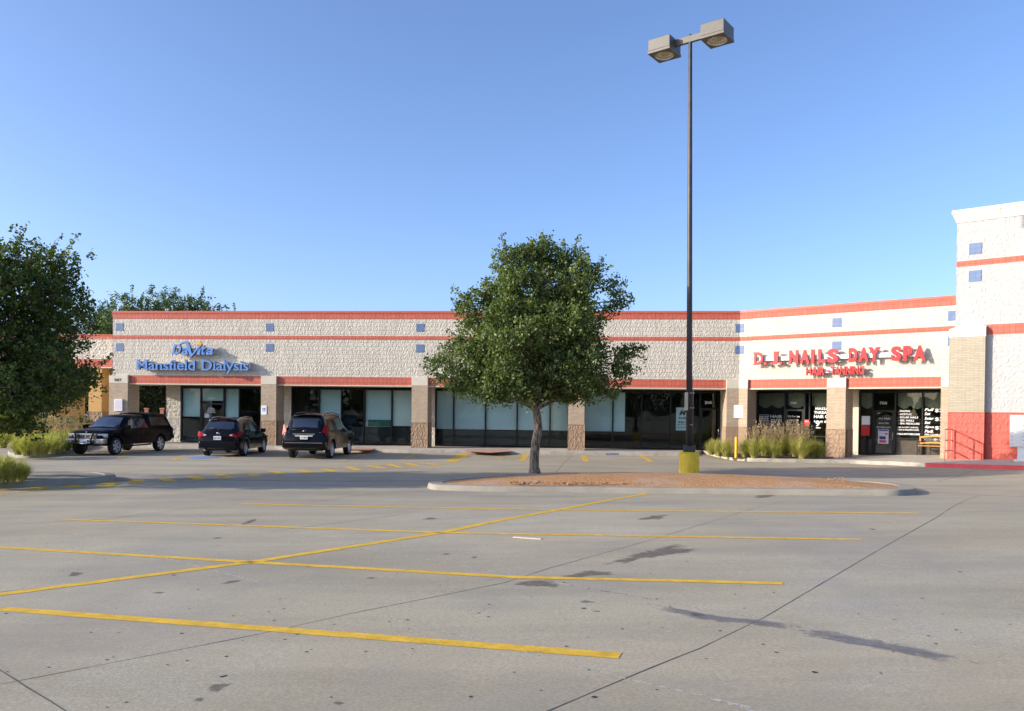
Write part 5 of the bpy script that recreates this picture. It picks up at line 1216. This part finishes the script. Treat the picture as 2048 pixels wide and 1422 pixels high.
# --- black pickup with canopy, facing the camera (left)
def pickup():
    fl = ground(228, 909); fr = ground(161, 909.3); c = (fl+fr)/2; wb = 3.33; h = R(-90-7)
    d = Vector((math.cos(h), math.sin(h), 0)); loc = Vector((c.x, c.y, 0))-d*wb/2; loc.z = gz(loc.x, loc.y)
    sp = dict(cat='pickup truck', paint='paint3', wheelbase=wb, track=1.60, tyre=.37, sill=.42, rearz=.60, frontz=.50, spokes=6, mirror=1.02, handles=(.35, -.45), seams=(1.12, .12, -.72, -.80),
      stations=[(-2.80, .86, 1.10, 1.16, .6), (-2.74, .90, 1.12, 1.22, .66), (-2.55, .915, 1.12, 1.60, .67), (-2.35, .92, 1.12, 1.75, .68), (-1.6, .92, 1.12, 1.80, .68), (-.82, .92, 1.12, 1.78, .66), (-.76, .92, 1.10, 1.70, .62), (-.3, .92, 1.09, 1.72, .61), (.35, .92, 1.08, 1.70, .61), (.62, .92, 1.08, 1.62, .62), (1.10, .92, 1.08, 1.30, .68), (1.42, .92, 1.07, 1.13, .70), (1.9, .90, 1.03, 1.09, .64), (2.2, .86, .97, 1.02, .60), (2.36, .80, .88, .93, .55), (2.42, .74, .78, .83, .5)],
      windows=[(.18, .98, .16, .55, .06, .84), (-.66, .10, -.60, .08, .06, .84), (-2.35, -.95, -2.25, -.95, .14, .80)],
      windshield=(1.36, .68, .70, .54), rearglass=(-2.68, -2.45, .66, .58))
    root, sec, P, S_, rw = vehicle('pickup_truck', 'black crew cab pickup with bed canopy and chrome grille, leftmost vehicle facing the camera', sp, loc, h)
    mb = MB(); mb.bbox(2.34, 2.46, -.48, .48, .68, .93, .03); gr = P(mb, 'grille', 'dullchrome')
    for z in (.725, .815):
        for s in (-1, 1):
            mb = MB(); mb.bbox(2.45, 2.475, min(s*.03, s*.44), max(s*.03, s*.44), z-.030, z+.045, .008); P(mb, 'grille_opening', 'black', gr)
    mb = MB(); mb.tube([(2.40, 0, .955), (2.36, 0, 1.0)], .02, 8); mb.bbox(2.37, 2.42, -.03, .03, .965, 1.0, .008); P(mb, 'hood_ornament', 'chrome')
    for s in (-1, 1):
        quad_patch(P, 'headlight', 'clear', [(2.38, s*.50, .80), (2.33, s*.84, .80), (2.26, s*.895, .83), (2.26, s*.88, .92), (2.34, s*.72, .93), (2.40, s*.50, .92)], .03, None, (1, s*.2, 0))
        quad_patch(P, 'turn_signal', 'amber', [(2.40, s*.50, .735), (2.35, s*.84, .735), (2.28, s*.905, .75), (2.28, s*.90, .795), (2.35, s*.84, .79), (2.40, s*.50, .79)], .02, None, (1, s*.2, 0))
        mb = MB(); mb.tube([(2.50, s*.30, .50), (2.60, s*.33, .60), (2.60, s*.36, .78), (2.52, s*.42, .96)], .045, 12); P(mb, 'bull_bar', 'black')
        mb = MB(); mb.lathe([(0, .0), (.05, .0), (.055, -.02)], 16); o = P(mb, 'fog_lamp', 'clear'); o.rotation_euler = (0, 0, R(-90)); o.location = (2.545, s*.62, .58)
    mb = MB(); mb.bbox(2.30, 2.53, -.91, .91, .48, .72, .06); bp = P(mb, 'front_bumper', 'dullchrome'); mb = MB(); mb.bbox(2.52, 2.54, -.46, .46, .50, .60, .006); P(mb, 'bumper_slot', 'black', bp)
    mb = MB(); mb.tube([(2.60, -.33, .56), (2.62, 0, .50), (2.60, .33, .56)], .03, 10); P(mb, 'bull_bar', 'chrome')
    plate_geo(P, 2.585, 0, .575, .31, .155, 1, 'AL 7884')
    mb = MB(); mb.bbox(-2.95, -2.72, -.86, .86, .56, .74, .05); P(mb, 'rear_bumper', 'plastic')
    mb = MB(); mb.tube([(1.30, .25, 1.165), (1.20, .62, 1.20)], .01, 5); mb.tube([(1.30, -.45, 1.16), (1.22, -.05, 1.21)], .01, 5); P(mb, 'wiper', 'plastic')
    for s in (-1, 1):
        quad_patch(P, 'tail_lamp', 'redlens', [(-2.78, s*.80, .85), (-2.70, s*.90, .85), (-2.70, s*.90, 1.08), (-2.78, s*.82, 1.08)], .02, None, (-1, 0, 0))
        mb = MB(); mb.tube([(-.9, s*.88, .36), (1.15, s*.88, .36)], .035, 10); P(mb, 'side_step', 'black')
pickup()

# ------------------------------------------------------------------ trees and grasses
def quads_object(name, V, mat, parent=None, tri=False):
    n, k = V.shape[0], V.shape[1]; me = bpy.data.meshes.new(name)
    me.vertices.add(n*k); me.vertices.foreach_set('co', V.reshape(-1).astype(np.float32))
    me.loops.add(n*k); me.loops.foreach_set('vertex_index', np.arange(n*k, dtype=np.int32))
    me.polygons.add(n); me.polygons.foreach_set('loop_start', np.arange(0, n*k, k, dtype=np.int32))
    me.update(calc_edges=True); me.validate(); me.materials.append(mat)
    o = bpy.data.objects.new(name, me); sc.collection.objects.link(o); o.parent = parent; return o
def leaves(C, size, seed=0, flat=.35, up=.4):
    """C: (n,3) leaf centres -> diamond quads with random orientation"""
    r = np.random.default_rng(seed); n = len(C)
    nrm = r.normal(size=(n, 3)); nrm[:, 2] += up; nrm /= np.linalg.norm(nrm, axis=1)[:, None]
    a = r.normal(size=(n, 3)); a -= (a*nrm).sum(1)[:, None]*nrm; a /= np.linalg.norm(a, axis=1)[:, None]; b = np.cross(nrm, a)
    s = size*r.uniform(.65, 1.35, (n, 1)); bend = nrm*s*.18
    return np.stack([C-a*s, C+b*s*flat*1.6-bend*0, C+a*s-bend, C-b*s*flat*1.6], 1)
def limb(mb, p, q, r0, r1, k=5, wob=.12, seed=0):
    p, q = Vector(p), Vector(q); L_ = (q-p).length; pts = []
    for i in range(k+1):
        t = i/k; w_ = math.sin(math.pi*t)*L_*wob; c = p.lerp(q, t)
        c = c+Vector((noise.noise(Vector((seed, t*2, 0)))*w_, noise.noise(Vector((seed, t*2, 5)))*w_, L_*.06*math.sin(math.pi*t))); pts.append(c)
    mb.tube(pts, [lerp(r0, r1, (i/k)**.8) for i in range(k+1)], 7 if r0 > .03 else 5, False); return pts
def tree(name, label, base, trunk_h, trunk_r, prof, clumps, leaf_n, leaf_s, mat, cr=(.45, .75), seed=1, group=None, lean=0, ysc=1.0, stray=0.0, trunk_pts=None, extra=()):
    """prof: [(height, radius, x offset)] silhouette of the crown above the base"""
    r = random.Random(seed); root = empty(name, base); tag(root, label, 'tree', group)
    mb = MB(); tp = trunk_pts or [(0, 0, -.1), (.0, 0, trunk_h*.5), (lean, 0, trunk_h)]
    kk = len(tp); rad = [trunk_r*(1.35 if i == 0 else 1.0-.25*i/(kk-1)) for i in range(kk)]
    fine = []; 
    mb.tube(tp, rad, 14, False)
    top = Vector(tp[-1]); zs = [p[0] for p in prof]; z0, z1 = zs[0], zs[-1]
    mb.tube([top, top.lerp(Vector((prof[-1][2]*.6, 0, z1)), .5), Vector((prof[-1][2], 0, lerp(z0, z1, .86)))], [trunk_r*.7, trunk_r*.38, .02], 8, False)
    cs = []; zz_ = np.linspace(z0, z1, 200); ww = np.cumsum([interp(prof, z)[0]**1.7+.08 for z in zz_]); ww = ww/ww[-1]
    zcdf = lambda u: float(np.interp(u, ww, zz_))
    for i in range(clumps):
        z = zcdf((i+.5)/clumps); rr, ox = interp(prof, z); a = i*2.39996+r.uniform(-.4, .4); f = math.sqrt(r.uniform(.12, 1.0))
        c_r = r.uniform(*cr)*min(1, .45+rr*.28); rm = max(.05, rr-c_r*.62); c = Vector((ox+math.cos(a)*rm*f, math.sin(a)*rm*f*ysc, min(max(z, z0+c_r*.35), z1-c_r*.55)))
        cs.append((c, c_r))
    cs += [(Vector(e[:3]), e[3]) for e in extra]
    P_ = []
    rn = np.random.default_rng(seed)
    for i, (c, cr_) in enumerate(cs):
        # limb from trunk axis to the clump
        zt = max(trunk_h*.92, min(c.z-.25*math.hypot(c.x, c.y)-.2, z1*.8)); t = (zt-trunk_h)/(max(.1, z1-trunk_h)); ax = Vector((lerp(top.x, prof[-1][2], max(0, t)), 0, zt))
        L_ = (c-ax).length; limb(mb, ax, c, min(.075, .016+.022*L_)*trunk_r/.16, .008, 5, .18, i*3.1)
        for k in range(4):
            d = Vector((r.uniform(-1, 1), r.uniform(-1, 1), r.uniform(-.4, 1))).normalized()*cr_*r.uniform(.6, .95); limb(mb, c-d*.05, c+d, .012, .003, 3, .2, i+k)
        n = int(leaf_n/clumps*(cr_/((cr[0]+cr[1])/2))**2)
        # leaves gather on small twigs inside the clump
        nt_ = max(6, n//14); d = rn.normal(size=(nt_, 3)); d /= np.linalg.norm(d, axis=1)[:, None]
        rad_ = cr_*rn.uniform(.25, 1.0, (nt_, 1))**.5*(1+.22*rn.normal(size=(nt_, 1))); tw = np.array(c)+d*rad_*np.array([1, 1, .78])
        idx = rn.integers(0, nt_, n); pts = tw[idx]+rn.normal(size=(n, 3))*leaf_s*1.5; P_.append(pts)
        if stray and r.random() < stray:
            dd = Vector((c.x-top.x, c.y, (c.z-z0)*.5+.3)).normalized(); dd = (dd+Vector((r.uniform(-.3, .3), r.uniform(-.3, .3), r.uniform(-.1, .5)))).normalized(); tip = c+dd*cr_*r.uniform(1.2, 1.7)
            limb(mb, c, tip, .012, .003, 4, .1, i); m = 45; tt = rn.uniform(.25, 1.0, (m, 1)); P_.append(np.array(c)+(np.array(tip)-np.array(c))*tt+rn.normal(size=(m, 3))*leaf_s*.75)
    tr = mb.build('trunk', M['bark']); tr.parent = root
    C = np.concatenate(P_); o = quads_object('crown', leaves(C, leaf_s, seed), M[mat], root)
    return root
# the live oak on the island
ob = ground(1069.5, 950); ob.z = gmesh(ob.x, ob.y)+.17; k = ob.y/F
def pz(py, h=819.5): return CAM.z+(h-(py+14*(1-(py-470)/336)-10*max(0, (py-700)/106)))*k-ob.z
prof = [(pz(803), 1.9, 0), (pz(790), 2.4, -.05), (pz(770), 2.5, -.1), (pz(735), 2.55, 0), (pz(705), 2.6, .05), (pz(672), 2.3, -.02), (pz(640), 2.1, .05), (pz(600), 2.1, .15), (pz(565), 1.95, .38), (pz(540), 1.65, .35), (pz(515), 1.3, .18), (pz(495), 1.05, .12), (pz(480), .75, .18), (pz(472), .4, .15)]
lob = [((px-1069)*k*.95, random.uniform(-.8, .8), pz(py), r_*k) for px, py, r_ in ((885, 722, 33), (902, 768, 36), (928, 648, 30), (922, 600, 28), (962, 578, 34), (1003, 515, 30), (1040, 500, 28), (1092, 498, 28), (1140, 515, 32), (1185, 543, 30), (1232, 556, 28), (1240, 592, 26), (1206, 618, 28), (1190, 690, 34), (1236, 722, 34), (1266, 700, 24), (1258, 742, 28), (1216, 782, 34), (1150, 788, 33), (1095, 786, 30), (1010, 784, 34), (950, 786, 32), (872, 738, 24), (900, 690, 30), (925, 620, 30), (1075, 490, 24))]
tpts = [(0, 0, -.15), (-.02, 0, .08), (-.02, 0, .4), (.02, 0, .9), (.10, .02, 1.35), (.06, .02, 1.75), (-.02, 0, 2.15)]
tree('oak_tree', 'round crowned green oak on the mulched traffic island', ob, 2.15, .165, prof, 92, 76000, .052, 'leaf_oak', (.48, .74), 5, trunk_pts=tpts, stray=.3, extra=lob)
# the elm at the left edge, its trunk just outside the frame
eb = ground(-38, 966); eb.z = gmesh(eb.x, eb.y)+.1; k2 = eb.y/F
def pe(py): return CAM.z+(808-(py+30*max(0, (800-py)/340)))*k2-eb.z
prof = [(pe(855), 1.4, .1), (pe(835), 2.4, .1), (pe(800), 3.0, .1), (pe(750), 3.05, .1), (pe(700), 2.85, .1), (pe(650), 2.55, .1), (pe(600), 2.6, .1), (pe(555), 2.6, .15), (pe(510), 2.2, .35), (pe(480), 1.75, .5), (pe(462), 1.2, .5)]
tree('elm_tree', 'dark leafy elm filling the left edge of the picture', eb, 1.6, .15, prof, 115, 84000, .050, 'leaf_elm', (.55, .9), 9, stray=.75)
# trees behind the buildings
def far_tree(px, top, Y, w_, lab, seed, mat='leaf_far', n=16000, name='background_tree', bottom=1.6):
    q = at_y(px, top+4, Y); H = q.z; pr = [(bottom, w_*.55, 0), (H*.35, w_*.95, 0), (H*.6, w_, .1), (H*.84, w_*.85, .15), (H*.94, w_*.6, .1), (H, w_*.3, 0)]
    return tree(name, lab, (q.x, q.y, 0), 2.2, .18, pr, 42, n, .085, mat, (.8, 1.3), seed, 'trees beyond the shopping centre', stray=.5)
far_tree(262, 585, 58, 2.7, 'pale green tree beyond the roof, just right of the wing corner', 21)
far_tree(226, 628, 55, 2.2, 'light green tree rising in the notch between annex roof and long wing', 22)
far_tree(186, 606, 62, 3.1, 'dark tree beyond the annex roof beside the leafy elm', 23, 'leaf_dark')
far_tree(318, 582, 60, 2.9, 'tree beyond the roof above the left part of the blue sign', 24)
far_tree(352, 574, 63, 2.7, 'tallest crown beyond the roof over the blue sign', 25)
far_tree(408, 590, 60, 2.2, 'rounded tree crown beyond the roof, rightmost of the row', 26)
far_tree(300, 740, 58, 3.4, 'dark low tree seen through the open passage by the clinic', 27, 'leaf_dark', 15000, bottom=.2)
far_tree(95, 735, 60, 4.2, 'dark low tree behind the annex columns', 28, 'leaf_dark', 12000, bottom=.2)
far_tree(470, 622, 66, 1.2, 'small treetop just showing above the parapet right of the row', 29, 'leaf_far', 5000)
# shrubs behind the railing
def shrub(px, py, Y, r_, lab, seed):
    q = at_y(px, py, Y); root = empty('shrub', (q.x, q.y, 0)); tag(root, lab, 'shrub', 'shrubs behind the red railing'); rn = np.random.default_rng(seed)
    d = rn.normal(size=(2600, 3)); d /= np.linalg.norm(d, axis=1)[:, None]; C = d*(r_*rn.uniform(.5, 1, (2600, 1)))*np.array([1, .7, .8])+np.array([0, 0, r_*.8])
    quads_object('foliage', leaves(C, .06, seed), M['leaf_far'], root); mb = MB()
    for k in range(6): limb(mb, (0, 0, 0), (random.uniform(-.5, .5)*r_, random.uniform(-.3, .3)*r_, r_*1.2), .02, .006, 3, .1, k)
    o = mb.build('stems', M['bark']); o.parent = root
for px, s, l in ((95, .9, 'leftmost green shrub behind the red railing'), (125, 1.0, 'middle green shrub behind the red railing'), (157, 1.0, 'green shrub behind the railing beside the pickup hood')): shrub(px, 860, 43.6, s, l, px)
# ornamental grass tussocks
def grass_mesh(n, h, spread, w_, seed, droop=.55, k=5, tip=0):
    r = np.random.default_rng(seed); a = r.uniform(0, 2*np.pi, n); lean = r.uniform(.02, 1, n)**1.1*spread; H = h*r.uniform(.5, 1.15, n); b0 = r.uniform(0, .14, n); Q = []
    ca, sa = np.cos(a), np.sin(a); a2 = a+r.normal(size=n)*.3; px_, py_ = -np.sin(a2), np.cos(a2); rows = []
    for i in range(k+1):
        t = i/k; rad = b0+lean*t**1.6; z = H*(t-droop*(lean/spread)*t**2.6*.75); wd = w_*(1-t)**.6+.0012
        c = np.stack([ca*rad, sa*rad, z], 1); rows.append((c-np.stack([px_, py_, 0*px_], 1)*wd[:, None] if np.ndim(wd) else c-np.stack([px_, py_, 0*px_], 1)*wd, c+np.stack([px_, py_, 0*px_], 1)*wd))
    for i in range(k): Q.append(np.stack([rows[i][0], rows[i][1], rows[i+1][1], rows[i+1][0]], 1))
    return np.concatenate(Q)
def plume_mesh(n, h, spread, seed):
    r = np.random.default_rng(seed); Q = []
    for i in range(n):
        a = r.uniform(0, 6.28); s = r.uniform(.1, 1)*spread; H = h*r.uniform(.8, 1.15); 
        for t0 in np.linspace(0, 1, 7)[:-1]:
            t1 = t0+1/6; f = lambda t: np.array([math.cos(a)*s*t**1.8, math.sin(a)*s*t**1.8, H*t]); p, q = f(t0), f(t1); e = np.array([-math.sin(a), math.cos(a), 0])*.0035; Q.append([p-e, p+e, q+e, q-e])
        for j in range(22):
            t = r.uniform(.72, 1.0); c = f(t)+r.normal(size=3)*.018; d = r.normal(size=3); d[2] += 1; d = d/np.linalg.norm(d)*.035; e = np.cross(d, r.normal(size=3)); e = e/np.linalg.norm(e)*.006; Q.append([c-d-e, c-d+e, c+d+e, c+d-e])
    return np.array(Q)
gt = [grass_mesh(760, .95, .62, .0075, s) for s in (1, 2, 3)]; pt = [plume_mesh(30, 1.32, .55, s) for s in (4, 5)]
gm = []
def tussock(p, sc_, label, group, v, plumes=True, zsc=1.0):
    root = empty('ornamental_grass', p, random.uniform(0, 6)); root.scale = (sc_, sc_, sc_*zsc); tag(root, label, 'grass tussock', group)
    for key, nm, V, mat in ((('g', v % 3), 'blades', gt[v % 3], 'blade'), (('p', v % 2), 'seed_heads', pt[v % 2], 'seed')):
        if nm == 'seed_heads' and not plumes: continue
        src = next((m for k_, m in gm if k_ == key), None)
        if src is None: o = quads_object(nm, V, M[mat], root); gm.append((key, o.data))
        else: o = bpy.data.objects.new(nm, src); sc.collection.objects.link(o); o.parent = root
ord_ = ['first', 'second', 'third', 'fourth', 'fifth', 'sixth', 'seventh', 'eighth', 'ninth', 'tenth', 'eleventh', 'twelfth', 'thirteenth', 'fourteenth', 'fifteenth', 'sixteenth']
pl = [(1422, 909, .8, 0), (1437, 912, .85, 0), (1452, 913.5, .9, 0), (1490, 914.5, .95, 0), (1508, 915.5, .98, 1), (1530, 912, 1.1, 1), (1548, 916, .95, 1), (1568, 911, 1.1, 1), (1590, 913, .95, 1), (1604, 917, 1.12, 1), (1626, 916, .95, 0), (1640, 916.5, .85, 0), (1582, 906, 1.15, 1), (1540, 906, 1.1, 1)]
for i, (x, y, s, q) in enumerate(pl):
    p = ground(x, y, .16); p.z = gz(p.x, p.y)+.15; tussock(p, s*.98, '%s green grass tussock from the left in the planter before the salon' % ord_[i], 'grasses in the planter before the salon', i, bool(q))
bl = [(36, 909, .9), (52, 911, .95), (70, 911, .95), (88, 909, .95), (104, 907, .95), (120, 904, .9), (134, 901, .85), (60, 903, 1.05), (82, 902, 1.1), (102, 900, 1.1), (122, 897, 1.05), (142, 896, 1.0), (158, 893, .95), (44, 904, 1.0)]
for i, (x, y, s) in enumerate(bl):
    p = ground(x, y, .16); p.z = gz(p.x, p.y)+.15; tussock(p, s*.95, '%s yellow green tussock counted along the bed left of the pickup' % ord_[i], 'grasses in the bed beside the pickup', i+1, i > 6)
il = [(-50, 968, 1.0), (-25, 966, 1.0), (0, 966, 1.0), (22, 965, .95), (42, 963, .8), (-10, 960, 1.0), (18, 959, .95), (48, 958, .7)]
for i, (x, y, s) in enumerate(il):
    p = ground(x, y, .16); p.z = gmesh(p.x, p.y)+.16; tussock(p, s*.72, '%s green tussock on the shaded corner island at the left edge' % ord_[i], 'grasses on the corner island', i, False)
for i, (x, y) in enumerate(((-8, 893), (6, 896), (18, 890))):
    p = ground(x, y, .0); tussock(p, 1.0, '%s dry tussock before the annex column at the left edge' % ord_[i], 'grasses before the annex', i, True)
# unseen verge and tree rows behind and left, added for the windows to mirror
mb = MB(); mb.add([(-90, -75, .56), (90, -75, .56), (90, -28, .56), (-90, -28, .56)], [(0, 1, 2, 3)]); o = mb.build('grass_verge', plain('mown_grass', (.06, .09, .025, 1), .9, var=.3, scale=2)); o['kind'] = 'structure'
V = []; rn = np.random.default_rng(3)
for i in range(34):
    x = -85+i*5.2+rn.uniform(-1, 1); r_ = rn.uniform(2.2, 4.0); z = r_*.75+.8; d = rn.normal(size=(700, 3)); d /= np.linalg.norm(d, axis=1)[:, None]; V.append(d*r_*rn.uniform(.75, 1, (700, 1))*np.array([1, .6, 1])+np.array([x, -52+rn.uniform(-3, 3), z+1])); V.append(d*r_*np.array([.6, 1, 1])+np.array([-105+rn.uniform(-3, 3), -70+i*4.4, z+1]))
o = quads_object('unseen_tree_line', leaves(np.concatenate(V), .42, 4), M['leaf_far']); o['kind'] = 'stuff'; o['label'] = 'unseen tree rows added for dark reflections in the shop windows'
